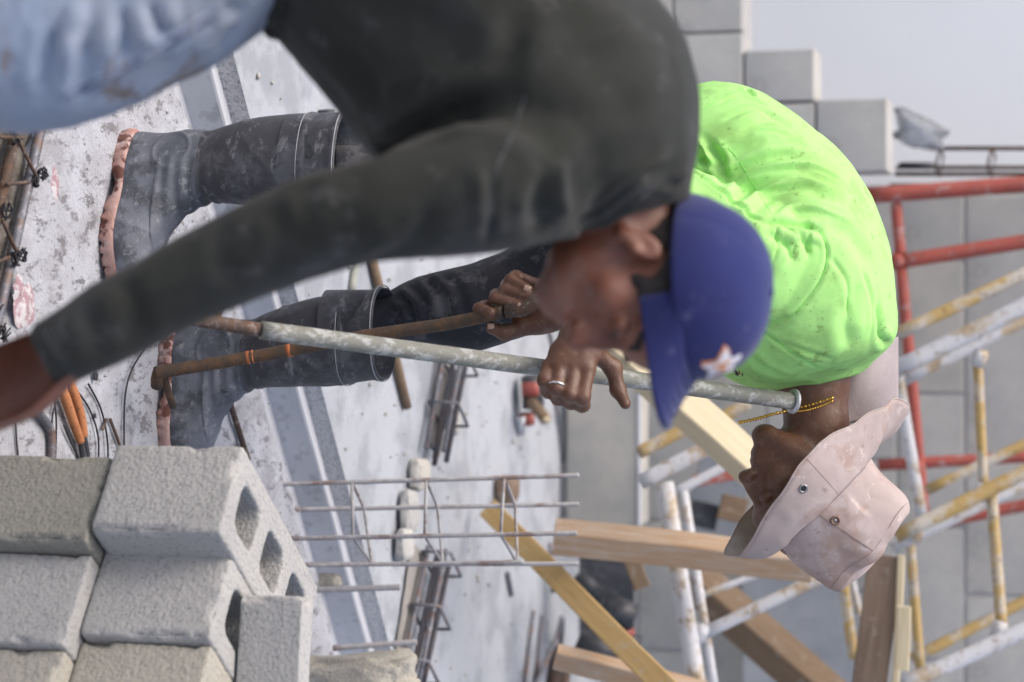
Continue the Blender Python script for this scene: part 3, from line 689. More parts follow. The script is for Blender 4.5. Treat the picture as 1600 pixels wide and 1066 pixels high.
# loose grit on the slab and the far floor
gv, gf, b0 = [], [], 0
bm = bmesh.new(); bmesh.ops.create_icosphere(bm, subdivisions=1, radius=1); sv0 = np.array([v.co[:] for v in bm.verts]); sf0 = [[v.index for v in f.verts] for f in bm.faces]; bm.free()
gr = np.random.default_rng(11); parts_n, parts_f = [], []
for i in range(1500):
    near = i < 900
    if near:
        t, s_ = gr.uniform(-1.2, 1.8), -gr.random() ** 1.6 * 1.6
        p = E0 + t * ET + s_ * EN; z = .001
        if (p - TL0) @ TN < .02 and (p - TL0) @ TT < .56: z = -.02
        r_ = gr.uniform(.0012, .0032)
    else:
        t, s_ = gr.uniform(-1.2, 3), gr.uniform(.12, 2.6); p = E0 + t * ET + s_ * EN; z = .073; r_ = gr.uniform(.002, .007)
    k = sv0 * (r_ * gr.uniform(.6, 1.2, 3)) * gr.uniform(.75, 1.15, (len(sv0), 1)) + (p[0], p[1], z + r_ * .3)
    (parts_n if near else parts_f).append((k, sf0))
for nm, pt, mm in (('grit', parts_n, 'block'), ('gravel', parts_f, 'block_far2')):
    V, F = join_geo(pt); tag(mkobj(nm, V, F, M[mm]), kind='stuff')

# tool with red and black housing and a pale handle
dr = empty('power_drill', tuple(onz(822, 630, .072)), 'red and black drill with a pale round handle lying on the floor', 'drill')
c = onz(822, 618, .10)
V, F = beam(c + (-.05, 0, .015), c + (.03, .02, .015), .06, .05, bev=.012); mkobj('body', V, F, M['dark'], parent=dr)
V, F = beam(c + (-.035, -.032, .02), c + (.0, -.028, .02), .03, .045, bev=.008); mkobj('red_grip', V, F, M['red_plastic'], parent=dr)
V, F = beam(c + (.05, .0, .0), c + (.075, .01, .0), .03, .04, bev=.008); mkobj('battery', V, F, M['red_plastic'], parent=dr)
V, F = tube([c + (.015, -.03, .02), c + (.045, -.055, .055), c + (.062, -.07, .072)], .0155, 14); mkobj('handle', V, F, M['wood_brown'], parent=dr)
V, F = tube([c + (.0622, -.0702, .0722), c + (.0632, -.071, .0732)], .0125, 14); mkobj('handle_end', V, F, M['pine_pale'], parent=dr)
c = onz(812, 650, .085); V, F = tube([c, c + (.05, .02, .0)], [.018, .008], 10); mkobj('chuck', V, F, M['zinc'], parent=dr)
# dark tools by the wall
d2 = empty('power_tool', tuple(onz(940, 960, .072)), 'dark blue power tool with red trim lying behind the yellow plank', 'power tool')
for (x, y, dx, rr, m, nm) in ((918, 900, 40, .03, 'dark', 'cord_bag'), (965, 945, 25, .045, 'dark', 'body'), (975, 985, 10, .02, 'red_plastic', 'trim'), (985, 1000, 6, .022, 'dark', 'knob'), (930, 1000, 30, .05, 'dark', 'case')):
    c = at(x, y, 5.95); V, F = beam(c - (.0, 0, rr * .9), c + (dx / 700, .02, rr * .9), rr * 1.5, rr * 1.5, bev=rr * .4); mkobj(nm, V, F, M[m], parent=d2)
tag(mkobj('recess_shade', *beam(at(905, 945, 6.3), at(990, 945, 6.3), .3, .04), M['dark'], smooth=False), 'solid dark slab painting the shade of an opening behind the power tool', 'opening')  # solid slab coloured dark in place of a shaded recess

for par, pts in ((yel, ((1404, 574, 5.72), (1534, 770, 5.68), (1430, 835, 5.68), (1560, 985, 5.6), (1530, 560, 5.72))), (red, ((1402, 408, 6.5), (1398, 304, 6.5), (1444, 822, 6.6), (1428, 726, 6.58))), (whi, ((1094, 990, 5.45),))):
    for x, y, d in pts:
        V, F = tube([at(x - 9, y - 3, d - .004), at(x + 9, y + 3, d - .004)], [.023, .0235], 14); mkobj('coupler', V, F, M['scaf_white' if par is not red else 'scaf_red'], parent=par)

# ------------------------------------------------------------------ hollow blocks stacked in front
YAW = R(52); BL = np.array([math.cos(YAW), math.sin(YAW)]); BW = np.array([math.sin(YAW), -math.cos(YAW)])   # length and width directions
bmesh_cache = [hollow_block(vox=.0036, seed=s) for s in (1, 2, 3)]
def place_block(near_left, z, seed, m, label, skew=0, group='hollow blocks stacked in front'):
    V, F = bmesh_cache[seed % 3]
    c2 = np.array(near_left) + BL * .2 + BW * .075
    a = YAW + R(skew); Rm = np.array([[math.cos(a), -math.sin(a)], [math.sin(a), math.cos(a)]])
    me = None
    key = ('hb', seed % 3, m)
    if key not in blk_me:
        me = bpy.data.meshes.new('concrete_block'); me.from_pydata(V.tolist(), [], [list(f) for f in F]); me.shade_smooth(); me.materials.append(M[m]); blk_me[key] = me
    o = bpy.data.objects.new('concrete_block', blk_me[key]); COL.objects.link(o)
    o.location = (c2[0], c2[1], z); o.rotation_euler = (0, 0, a); return tag(o, label, 'concrete block', group)
q = lambda ix, iy, z: onz(ix, iy, z)[:2]
a0 = q(384, 694, .408)
place_block(a0, .206, 0, 'block', 'grey hollow block, left end of the upper course, its hollow cells in view', 1)
place_block(q(366, 857, .402), .202, 1, 'block', 'grey hollow block second in the upper course, beside the end one')
place_block(q(366, 857, .402) + BW * .152 + BL * .015, .202, 2, 'block_warm', 'buff tinted block third in the upper course at frame bottom')
place_block(q(176, 712, .2), 0.0, 1, 'block_green', 'dark olive grey block at the left end of the lower course')
place_block(q(176, 712, .2) + BW * .152 + BL * .032, 0.0, 2, 'block', 'pale grey block second in the lower course')
place_block(q(176, 712, .2) + BW * .304 + BL * .045, 0.0, 0, 'block_warm', 'greenish grey block third in the lower course in the frame corner')
V, F = hollow_block(L=.4, W=.045, H=.095, cells=0, vox=.0045, seed=9)
me = bpy.data.meshes.new('concrete_block'); me.from_pydata(V.tolist(), [], [list(f) for f in F]); me.shade_smooth(); me.materials.append(M['block'])
o = bpy.data.objects.new('concrete_block', me); COL.objects.link(o)
nl = q(352, 938, .41); c2 = nl + np.array([.17, .12]); o.location = (c2[0] + .03, c2[1] - .06, .407); o.rotation_euler = (0, 0, R(-8)); tag(o, 'bluish grey block lying flat on top of the stack', 'concrete block', 'hollow blocks stacked in front')

# ------------------------------------------------------------------ rebar in front
cc = empty('column_cage', (*onz(480, 810, 0)[:2], 0), 'upright four-bar rebar column starter rising from the slab edge', 'rebar cage')
cage = [((462, 757), (906, 743)), ((468, 797), (908, 788)), ((472, 842), (902, 833)), ((482, 882), (906, 881))]
cd = [4.60, 4.70, 4.49, 4.60]; B3 = []
for (a, b), d in zip(cage, cd):
    P0, P1 = at(a[0] - 25, a[1], d + .02), at(b[0], b[1], d); B3.append((P0, P1))
    V, F = rebar([P0, P1], .0043, .009, 8, .18); mkobj('bar', V, F, M['rebar_pale'], parent=cc)
V, F = rebar([at(482, 884, 4.58), at(820, 878, 4.58)], .0036, .009, 8, .18); mkobj('bar', V, F, M['rebar_pale'], parent=cc)
for xs in (552, 668, 790):
    c4 = []
    for k in (0, 1, 3, 2, 0):
        P0, P1 = B3[k]; t = (xs - 462) / (906 - 437) + .05; t += {0: 0, 1: .03, 3: .035, 2: -.012}[k]; c4.append(P0 + (P1 - P0) * t)
    V, F = tube(c4, .0034, 6); mkobj('stirrup', V, F, M['rebar_pale'], parent=cc)
for i, (a, b) in enumerate((((478, 922, 4.6), (627, 918, 4.6)), ((520, 1013, 4.75), (655, 1003, 4.75)))):
    V, F = rebar([at(*a), at(*b)], .0055, .01, 8, .2); tag(mkobj('rebar_stub', V, F, M['rebar_pale']), ['short rusty rebar stub sticking up right beside the column cage', 'short rebar stub sticking up behind the buff concrete lump'][i], 'rebar', 'rebar stubs')
V, F = tube([onz(476, 1062, .0) , onz(476, 1062, .0) + (0.0, 0, .045)], .003, 6); tag(mkobj('wire_stub', V, F, M['rust']), 'dark wire stub standing beside the buff concrete lump', 'wire')

# lying cage bottom-left of the photo
gc = empty('rebar_cage', (*onz(30, 380, 0)[:2], -.03), 'tied rebar cage of grey ribbed bars lying at the near slab slot', 'rebar cage')
for a, b, r, m, z in (((66, 190), (-14, 545), .0080, 'rebar_blue', .0), ((26, 200), (-25, 425), .0085, 'rust', .0), ((5, 180), (30, 300), .0075, 'rebar_blue', -.05)):
    A, B = onz(*a, z), onz(*b, z); V, F = rebar([A, B], r, .007, 12, .14); mkobj('bar', V, F, M[m], parent=gc)
def px_wire(pts, z, r, m, parent=None, nm='tie_wire', n=8, dz=None):
    P = [onz(x, y, z + (dz[i] if dz else 0)) for i, (x, y) in enumerate(pts)]
    V, F = tube(catmull(P, 8), r, n); return mkobj(nm, V, F, M[m], parent=parent)
for a, b in (((-5, 214), (36, 216)), ((30, 222), (60, 282)), ((4, 345), (30, 402)), ((10, 288), (45, 285)), ((-5, 410), (14, 402))):
    px_wire([a, ((a[0] + b[0]) / 2, (a[1] + b[1]) / 2), b], .012, .0030, 'rust', gc, 'stirrup')
def tie(cx, cy, R_, parent, seed):
    rr = np.random.default_rng(seed); parts = []
    for k in range(3):
        P = []
        for j in range(9):
            a = j / 8 * 2 * math.pi * .9 + rr.uniform(0, 6); P.append(onz(cx, cy, .012) + np.array([math.cos(a) * R_ * rr.uniform(.7, 1.2), math.sin(a) * R_ * .8, (rr.random() - .3) * R_]))
            P[-1] = P[-1]
        P.sort(key=lambda p: math.atan2(p[1] - onz(cx, cy, .012)[1], p[0] - onz(cx, cy, .012)[0])) if k else None
        parts.append(tube(catmull(P, 4), .0013, 6))
    V, F = join_geo(parts); return mkobj('tie_wire', V, F, M['wire'], parent=parent)
for i, (x, y, r) in enumerate(((20, 216, .012), (66, 272, .010), (56, 283, .008), (8, 330, .013), (35, 398, .010), (24, 404, .012), (6, 520, .012))): tie(x, y, r, gc, 20 + i)

# loose wires, pliers, rebar scraps on the slab
wires = [[(226, 545), (205, 580), (195, 625), (194, 700)], [(120, 610), (140, 640), (153, 680), (154, 720)], [(138, 600), (158, 640), (168, 690), (168, 730)], [(84, 612), (88, 660), (86, 730)], [(92, 615), (82, 650), (80, 700)], [(24, 650), (26, 690), (30, 730)], [(166, 655), (160, 672)], [(172, 655), (185, 690), (192, 715)], [(0, 484), (8, 472), (16, 470)], [(100, 665), (110, 690), (122, 715)]]
wl = ['long thin black wire curving in front of the second boot', 'black wire arc right of the pliers, nearer them', 'black wire arc right of the pliers, farther from them', 'straight black wire left of the pliers', 'black wire crossing the one left of the pliers', 'thin wire below the dark sleeve cuff wrist', 'tiny rusty nail on the slab between the wires', 'short rusty wire running under the block', 'tiny curled wire beside the lying rebar cage', 'short wire beneath the plier handles']
for i, p in enumerate(wires):
    o = px_wire(p, .006, .0016 if i not in (6, 7) else .0028, 'wire' if i not in (6, 7) else 'rust', None, 'tie_wire'); tag(o, wl[i], 'wire', 'loose wires on the slab')
pl = empty('pliers', (*onz(115, 660, 0)[:2], 0), 'orange handled pliers lying on the slab below the hand', 'pliers')
for pts in ([(93, 596), (103, 625), (115, 660), (126, 690)], [(108, 590), (117, 620), (126, 650), (131, 682)]):
    P = [onz(x, y, .014) for x, y in pts]; V, F = tube(catmull(P, 6), np.concatenate([np.linspace(.005, .0085, 6), np.linspace(.0085, .007, 13)]), 12); mkobj('handle', V, F, M['plier'], parent=pl)
for pts in ([(126, 690), (130, 710), (134, 730)], [(131, 682), (135, 705), (138, 730)]):
    P = [onz(x, y, .013) for x, y in pts]; V, F = tube(catmull(P, 4), .0055, 8); mkobj('jaw', V, F, M['dark'], parent=pl)
P = [onz(52, 635, .01), onz(68, 655, .01), onz(80, 678, .01), onz(80, 720, .01)]
V, F = rebar(P, .0065, .007, 10, .15); tag(mkobj('rebar_piece', V, F, M['rebar_blue']), 'bent grey rebar piece left of the pliers', 'rebar')
V, F = rebar([onz(358, 625, .01), onz(388, 720, .01)], .0055, .008, 10, .15); tag(mkobj('rebar_piece', V, F, M['rust']), 'rusty rebar piece lying behind the second boot toe', 'rebar')
for i, (a, b) in enumerate((((352, 465), (336, 503)), ((342, 462), (326, 500)))):
    V, F = rebar([onz(*a, .01), onz(*b, .01)], .0055, .008, 10, .15); tag(mkobj('rebar_piece', V, F, M['orange_bar']), ['rusty bar end showing between sleeve and boot, right one', 'rusty bar end showing between sleeve and boot, left one'][i], 'rebar')
for i, (x, y, s) in enumerate(((149, 588, .007), (18, 455, .006), (60, 270, .004), (148, 650, .004), (240, 330, .004), (110, 540, .004))):
    chunk('pebble', onz(x, y, .006), (s, s * .7, s * .5), 'dark', ['dark pebble right of the cuff', 'black chip by the lying rebar cage', 'tiny chip beside the upper tie', 'tiny pebble by the wire arc', 'tiny pebble near the first boot toe', 'tiny pebble above the cuff'][i], 'pebble', seed=i)

# ------------------------------------------------------------------ bending bar and pipe tools
bb = empty('bending_bar', tuple(at(240, 582, 3.9)), 'rusty bending bar with orange paint marks and hooked foot on the slab', 'bending bar')
P = [at(243, 583, 3.84), at(400, 557, 3.83), at(560, 527, 3.80), at(700, 506, 3.77), at(790, 487, 3.73)]
V, F = rebar(P, .0105, .010, 14, .07); mkobj('shaft', V, F, M['orange_bar'], parent=bb)
V, F = tube([at(250, 578, 3.84), at(246, 592, 3.85), at(246, 603, 3.86)], .0115, 12); mkobj('hook', V, F, M['orange_bar'], parent=bb)
V, F = tube([at(256, 588, 3.85), at(262, 610, 3.87), at(270, 635, 3.90)], .0065, 10); mkobj('hook_pin', V, F, M['orange_bar'], parent=bb)
V, F = tube([at(790, 487, 3.73), at(815, 484, 3.725), at(834, 474, 3.72), at(840, 462, 3.72)], [.0115, .0125, .0125, .011], 14); mkobj('grip_end', V, F, M['rust'], parent=bb)
PS = catmull(P, 30); px_x = 800 + FPX * ((PS - CP) @ CU) / ((PS - CP) @ CN)
for (x0, x1) in ((383, 402), (448, 464)):
    sel = PS[(px_x >= x0) & (px_x <= x1)]; V, F = rebar([sel[0], sel[-1]], .01075, .010, 14, .07); V = V + vnormals(V, F) * (fbm(V, 90, 2) * .0007)[:, None]; mkobj('paint_mark', V, F, M['orange_paint'], parent=bb)
pp = empty('steel_pipe', tuple(at(410, 517, 3.4)), 'long cement-splashed grey pipe lever crossing from sleeve to neck', 'pipe')
A, B = at(408, 516, 3.42), at(1238, 627, 3.80)
V, F = tube(A + (B - A) * np.linspace(0, 1, 30)[:, None], .0140, 20, caps=True); mkobj('tube', V, F, M['pipe'], parent=pp)
Bd = nrm(B - A)
V, F = tube([B, B + Bd * .004], .021, 16); mkobj('end_washer', V, F, M['zinc'], parent=pp)
V, F = rebar([at(265, 493, 3.36), at(412, 516.5, 3.425)], .0105, .009, 14, .06); mkobj('inner_bar', V, F, M['rust'], parent=pp)

# ------------------------------------------------------------------ rubber boots
def boot(px_heel, px_toe, lean, label, parent, name='boot'):
    """built level by level: long low foot, then ankle, then shaft; heel at the first ground point"""
    h0 = onz(*px_heel, 0)[:2]; h1 = onz(*px_toe, 0)[:2]; T = nrm(h1 - h0); Nn = np.array([-T[1], T[0]])
    lev = [  # z, back, front, half width
        (.022, -.004, .268, .046), (.035, -.004, .274, .048), (.05, -.002, .272, .048), (.065, .0, .255, .046), (.078, .0, .228, .044), (.09, -.001, .195, .043),
        (.105, -.002, .165, .043), (.12, -.004, .146, .044), (.14, -.002, .132, .045), (.165, .0, .122, .046), (.20, -.010, .124, .052), (.25, -.020, .130, .058),
        (.30, -.024, .134, .063), (.35, -.024, .136, .066), (.395, -.023, .136, .068), (.405, -.023, .136, .068)]
    Q = catmull(np.array(lev), 8); n = 176; V = []
    e = empty('boot', (h0[0], h0[1], 0)); e.parent = parent; pl_ = parent_loc(parent); e.location = (h0[0] - pl_[0], h0[1] - pl_[1], 0 - pl_[2]); e['label'] = label
    def ring(z, b, f, hw, grow=0.0, emb=True):
        out = []
        foot = 1 - min(max((z - .05) / .06, 0), 1)
        for k in range(n):
            t = 2 * math.pi * k / n; c, s = math.cos(t), math.sin(t)
            u = (b + f) / 2 + ((f - b) / 2 + grow) * math.copysign(abs(c) ** .85, c)
            r = 1.0
            fx = (u - b) / (f - b)
            # narrow waist under the arch, wide ball, rounded toe
            wm = 1 + foot * (-.16 * math.exp(-((fx - .42) / .15) ** 2) + .10 * math.exp(-((fx - .72) / .16) ** 2))
            v = (hw * wm + grow) * math.copysign(abs(s) ** .8, s)
            g = 0
            ridge = 0
            # ankle ribs at the instep
            if .085 < z < .19 and u > .05:
                ridge += .0032 * (0.5 + .5 * math.sin((z - .085) * 2 * math.pi / .022 + 1)) * min(1, (u - .05) / .03)
            # round ankle badge on both sides
            rr = math.hypot(u - .045, z - .105)
            ridge += .0030 * math.exp(-((rr - .033) / .0035) ** 2)
            # bands at the top of the shaft
            ridge += .0028 * math.exp(-((z - .345) / .004) ** 2) + .003 * math.exp(-((z - .398) / .006) ** 2)
            # toe cap line and curved shin seam
            ridge += .0020 * math.exp(-((u - .175 - .25 * (z - .04)) / .004) ** 2) * (z < .09)
            ridge += .0022 * math.exp(-((z - .225 - .9 * max(u - .02, 0)) / .0045) ** 2) * (z < .335)
            L_ = math.hypot(u - (b + f) / 2, v) + 1e-6
            uu, vv = u + ridge * (u - (b + f) / 2) / L_, v + ridge * v / L_
            zz = z
            if z < .03: zz = z + .012 * max(0, (u - .2)) / .07
            lx = lean * (z / .4) ** 1.3
            p = h0 + T * (uu + lx) + Nn * vv
            out.append((p[0], p[1], zz))
        return out
    rows = [ring(*r) for r in Q]
    m = len(rows)
    V = np.array([p for r in rows for p in r])
    lump = fbm(V, 9, 3) * .0022 + fbm(V, 30, 2) * .0008
    Nv = np.array([[h0[0] + T[0] * .05, h0[1] + T[1] * .05, 0]]); dirv = V - Nv; dirv[:, 2] = 0; dirv /= np.linalg.norm(dirv, axis=1)[:, None] + 1e-9
    V += dirv * lump[:, None]
    F = [(i * n + k, i * n + (k + 1) % n, (i + 1) * n + (k + 1) % n, (i + 1) * n + k) for i in range(m - 1) for k in range(n)]
    # lip and inner wall of the opening
    top = V[(m - 1) * n:m * n]; cen = top.mean(0)
    inn = cen + (top - cen) * .955; inn2 = inn.copy(); inn2[:, 2] -= .10; inn[:, 2] = top[:, 2]
    b0 = len(V); V = np.vstack([V, inn, inn2])
    F += [((m - 1) * n + k, (m - 1) * n + (k + 1) % n, b0 + (k + 1) % n, b0 + k) for k in range(n)] + [(b0 + k, b0 + (k + 1) % n, b0 + n + (k + 1) % n, b0 + n + k) for k in range(n)]
    cut = int(np.argmin([abs(r[0] - .155) for r in Q]))
    Fa = [f for f in F if min(f) < cut * n]; Fb = [f for f in F if min(f) >= cut * n]
    def compact(V, F):
        ids = sorted({i for f in F for i in f}); mp = {a: b for b, a in enumerate(ids)}; return V[ids], [tuple(mp[i] for i in f) for f in F]
    o1 = mkobj('foot', *compact(V, Fa), M['boot_foot'], parent=e); o2 = mkobj('shaft', *compact(V, Fb), M['boot'], parent=e)
    # sole: welt, treads, raised arch
    zs = [0, .004, .012, .021, .026]; SV = []; 
    for iz, z in enumerate(zs):
        rg = ring(.03, -.004, .270, .046, .004 if iz in (2, 3) else .002)
        for k, p in enumerate(rg):
            u = (np.array(p[:2]) - h0) @ T; arch = .014 * math.exp(-((u - .105) / .022) ** 2) if z < .01 else 0
            notch = .004 * (1 if math.sin(u * 2 * math.pi / .019) > .55 else 0) if z < .01 else 0
            spr = .012 * max(0, u - .2) / .07
            j = .0015 * math.sin(u * 90 + iz) 
            cent = h0 + T * .13; dd = nrm(np.array(p[:2]) - cent)
            pp_ = np.array(p[:2]) + dd * (j - notch * .6)
            SV.append((pp_[0], pp_[1], z + arch + notch + spr * (z < .03)))
    SF = [(i * n + k, i * n + (k + 1) % n, (i + 1) * n + (k + 1) % n, (i + 1) * n + k) for i in range(len(zs) - 1) for k in range(n)]
    SV = np.array(SV); c0 = len(SV); SV = np.vstack([SV, SV[:n].mean(0) + (0, 0, .004), SV[-n:].mean(0)])
    SF += [(c0, (k + 1) % n, k) for k in range(n)] + [(c0 + 1, (len(zs) - 1) * n + k, (len(zs) - 1) * n + (k + 1) % n) for k in range(n)]
    so_ = mkobj('sole', SV, SF, M['sole'], parent=e)
    # pale stitched line round the shaft
    for z, r_ in ((.338, .0009), (.402, .0011)):
        rg = ring(z, -.024, .136, .0655 if z < .39 else .068, .0008); rg.append(rg[0])
        V, F = tube(rg, r_, 5, caps=False); mkobj('seam', V, F, M['thread_grey'], parent=e)
    return e

# ------------------------------------------------------------------ people helpers
def frame_px(Ux, Uy, yaw=0.0, roll=0.0):
    """head frame from the up direction seen in the photo: returns F (forward), L (left), U (up) in world"""
    U = nrm(Ux * CU + Uy * CX); Fw = nrm(-Uy * CU + Ux * CX); Lf = np.cross(U, Fw)
    c, s = math.cos(yaw), math.sin(yaw); F2 = c * Fw + s * Lf; L2 = -s * Fw + c * Lf
    c, s = math.cos(roll), math.sin(roll); L3 = c * L2 + s * U; U3 = -s * L2 + c * U
    return F2, L3, U3
def build_head(fd, O, Fr, sc=1.0, jaw=1.0, k=.012, lip=1.0):
    Fw, Lf, U = Fr; Mx = np.stack([Fw, Lf, U], 1)
    W = lambda x, y, z: O + sc * (x * Fw + y * Lf + z * U)
    E = lambda c, r, kk=k, op='add': fd.ell(W(*c), Mx, np.array(r) * sc, kk, op)
    Cn = lambda a, b, r1, r2, kk=k, op='add': fd.cone(W(*a), W(*b), r1 * sc, r2 * sc, kk, op)
    E((-.006, 0, .045), (.090, .075, .086)); E((.035, 0, -.025), (.055, .056, .080), .02)
    for s in (-1, 1):
        Cn((-.005, s * .050, -.045), (.070, s * .014, -.098 * jaw), .020, .017, .02); E((.058, s * .038, -.022), (.022, .020, .022), .015)
        Cn((.080, s * .010, .036), (.070, s * .044, .034), .011, .010, .012)
    E((.082, 0, -.098 * jaw), (.017, .020, .016), .014); E((.074, 0, -.058), (.027, .030, .030), .015)
    E((.070, 0, .055), (.030, .050, .035), .02)
    E((.086, 0, -.014), (.024, .017, .032), .010)
    Cn((.090, 0, .020), (.111, 0, -.024), .008, .0115, .010)
    E((.113, 0, -.028), (.012, .012, .0105), .008)
    for s in (-1, 1):
        E((.103, s * .0135, -.033), (.011, .008, .008), .006)
        E((.101, s * .032, .010), (.013, .017, .013), .010, 'sub'); E((.081, s * .032, .009), (.0135, .0145, .0125), .003)
        # ear
        E((-.002, s * .078, -.016), (.016, .0068, .026), .008); E((-.002, s * .077, -.042), (.010, .007, .011), .006)
        E((.000, s * .087, -.014), (.010, .006, .016), .005, 'sub'); E((.008, s * .080, -.022), (.006, .007, .008), .004)
    E((.097, 0, -.055), (.009 * lip, .024, .007), .007); E((.094, 0, -.070), (.009 * lip, .021, .0075), .007)
    E((.110, 0, -.0625), (.011, .024, .0016), .003, 'sub')
    return W

def finger(fd, pts, r0, r1, k=.004):
    P = [np.asarray(p, float) for p in pts]; n = len(P) - 1
    for i in range(n):
        a = r0 + (r1 - r0) * i / n; b = r0 + (r1 - r0) * (i + 1) / n
        fd.cone(P[i], P[i + 1], a * (1.05 if i else 1), b, k)
        if i: fd.cone(P[i], P[i] + 1e-4, a * 1.10, a * 1.10, k)

# ------------------------------------------------------------------ worker in the neon shirt
pB = empty('person', (*onz(230, 380, 0)[:2], 0), 'bent worker in neon green shirt, pink brimmed hat and rubber boots gripping a pipe', 'person')
boot((197, 212), (160, 470), .0, 'left-hand boot in the photo, black rubber with cement-caked foot', pB)
boot((261, 512), (262, 780), -.045, 'black rubber boot behind the hooked bar', pB)
legs = [loft_px([(520, 225, 525, 315, 3.86, .05), (600, 214, 608, 318, 3.86, .055), (700, 205, 715, 330, 3.86, .065), (800, 190, 815, 345, 3.88, .075), (900, 170, 905, 360, 3.92, .09), (1010, 150, 1010, 385, 3.95, .12)]),
        loft_px([(545, 470, 552, 560, 4.03, .05), (600, 457, 612, 534, 4.03, .052), (645, 436, 665, 540, 4.0, .058), (710, 418, 725, 551, 3.98, .068), (775, 398, 790, 535, 3.98, .075), (850, 345, 870, 495, 3.99, .085), (940, 230, 960, 430, 4.0, .10), (1020, 150, 1030, 400, 4.0, .13)]),
        loft_px([(960, 160, 975, 395, 3.95, .16), (1040, 142, 1050, 400, 3.95, .165), (1098, 140, 1085, 400, 3.95, .16)])]
V, F = fuse(legs, .0055, 6)
V = creases(V, F, [([(615, 455), (640, 480), (645, 520)], .008, -.006), ([(640, 440), (665, 470), (670, 510)], .007, -.006), ([(662, 432), (690, 460), (700, 500)], .008, -.007), ([(690, 425), (720, 455), (730, 500)], .009, -.005), ([(625, 452), (650, 470)], .006, .004)])
V = V + vnormals(V, F) * (fbm(V, 14, 3) * .003)[:, None]
mkobj('trousers', V, F, M['jeansB'], parent=pB)

# shirt
torso = loft_px([(985, 170, 985, 400, 3.95, .165), (1045, 148, 1045, 405, 3.95, .172), (1105, 128, 1092, 420, 3.94, .175), (1190, 146, 1110, 460, 3.92, .185), (1278, 205, 1118, 510, 3.90, .20), (1350, 288, 1116, 545, 3.88, .205), (1390, 392, 1120, 572, 3.87, .20), (1401, 480, 1145, 592, 3.87, .185), (1398, 530, 1180, 605, 3.87, .15), (1365, 565, 1222, 610, 3.88, .085), (1345, 585, 1240, 612, 3.88, .066)], n=48)
sleeve = loft_px([(1310, 370, 1262, 520, 3.76, .05), (1272, 342, 1200, 520, 3.735, .075), (1215, 318, 1150, 495, 3.715, .085), (1150, 290, 1085, 460, 3.70, .085), (1080, 258, 1030, 420, 3.69, .08), (1030, 235, 990, 400, 3.69, .075)], n=40)
fsl = loft_px([(1300, 400, 1240, 560, 4.05, .06), (1200, 400, 1170, 540, 4.08, .07), (1110, 400, 1080, 520, 4.08, .07)], n=30)
V, F = fuse([torso, sleeve, fsl], .004, 8)
st = [  # folds of the neon shirt
    ([(1062, 252), (1110, 285), (1160, 325), (1195, 352)], .005, -.007), ([(1195, 352), (1230, 350), (1280, 358)], .006, -.009),
    ([(1280, 358), (1292, 395), (1280, 440), (1240, 490), (1195, 508)], .0035, -.0035),
    ([(1120, 290), (1160, 265), (1210, 245), (1270, 245)], .010, -.008), ([(1130, 325), (1180, 290), (1240, 265), (1300, 280)], .010, -.009),
    ([(1110, 262), (1150, 235), (1200, 215)], .012, -.006), ([(1160, 350), (1200, 310), (1250, 290), (1310, 310)], .011, -.007),
    ([(1105, 225), (1125, 250), (1130, 280)], .008, -.010), ([(1085, 215), (1105, 240), (1112, 270)], .007, .009), ([(1090, 245), (1120, 265)], .006, -.009),
    ([(1215, 345), (1245, 320), (1300, 320)], .010, .006), ([(1200, 365), (1230, 385), (1235, 410)], .008, -.007), ([(1225, 355), (1255, 375), (1262, 400)], .007, -.006), ([(1215, 372), (1255, 368), (1285, 378)], .007, .006),
    ([(1150, 520), (1180, 512), (1230, 545), (1282, 578)], .004, -.003), ([(1160, 540), (1190, 570), (1230, 590)], .009, -.006), ([(1290, 350), (1330, 370), (1360, 420)], .018, -.005),
    ([(1340, 440), (1320, 500), (1330, 545)], .014, -.006), ([(1370, 470), (1372, 520), (1390, 540)], .008, -.008), ([(1150, 215), (1200, 185), (1240, 195)], .014, -.005),
    ([(1120, 160), (1160, 150), (1200, 165)], .006, -.004), ([(1165, 138), (1178, 150)], .005, -.008),
    ([(1130, 320), (1180, 390), (1210, 440)], .012, -.004), ([(1100, 330), (1140, 400), (1180, 450)], .014, -.006), ([(1080, 300), (1110, 350)], .010, .006),
    ([(1130, 305), (1190, 270), (1270, 262), (1330, 290)], .004, -.0035), ([(1140, 335), (1200, 300), (1270, 290)], .004, -.0035), ([(1205, 350), (1225, 330), (1275, 325), (1330, 345)], .004, .003),
    ([(1295, 400), (1320, 440), (1325, 500)], .005, -.003), ([(1345, 420), (1360, 470), (1358, 530)], .005, -.003), ([(1210, 530), (1250, 545), (1300, 560)], .005, -.003), ([(1110, 240), (1180, 205), (1250, 215)], .004, -.003), ([(1125, 190), (1180, 172), (1230, 190)], .005, -.003),
    ([(1230, 350), (1240, 370), (1240, 395)], .003, -.004), ([(1250, 352), (1262, 375), (1262, 400)], .003, -.003), ([(1210, 355), (1215, 380), (1205, 410)], .0035, -.004)]
V = creases(V, F, st)
V = V + vnormals(V, F) * (fbm(V, 7, 3) * .0040 + (1 - np.abs(fbm(V, 11, 2))) ** 3 * .0016 + fbm(V, 30, 2) * .0006)[:, None]
mkobj('shirt', V, F, M['shirtB'], parent=pB)
bvhB = BVHTree.FromPolygons([Vector(v) for v in V], F)
def on_surface(bvh, x, y, off=.001):
    d = Vector(at(x, y, 1) - CP).normalized(); h = bvh.ray_cast(Vector(CP), d)
    return np.array(h[0] - d * off) if h[0] is not None else None
def seam_on(bvh, pl, r, m, parent, name='seam', off=.0):
    pts = [p for p in (on_surface(bvh, x, y, off) for x, y in catmull(pl, 8)) if p is not None]
    if len(pts) > 2: V, F = tube(pts, r, 5); mkobj(name, V, F, M[m], parent=parent)
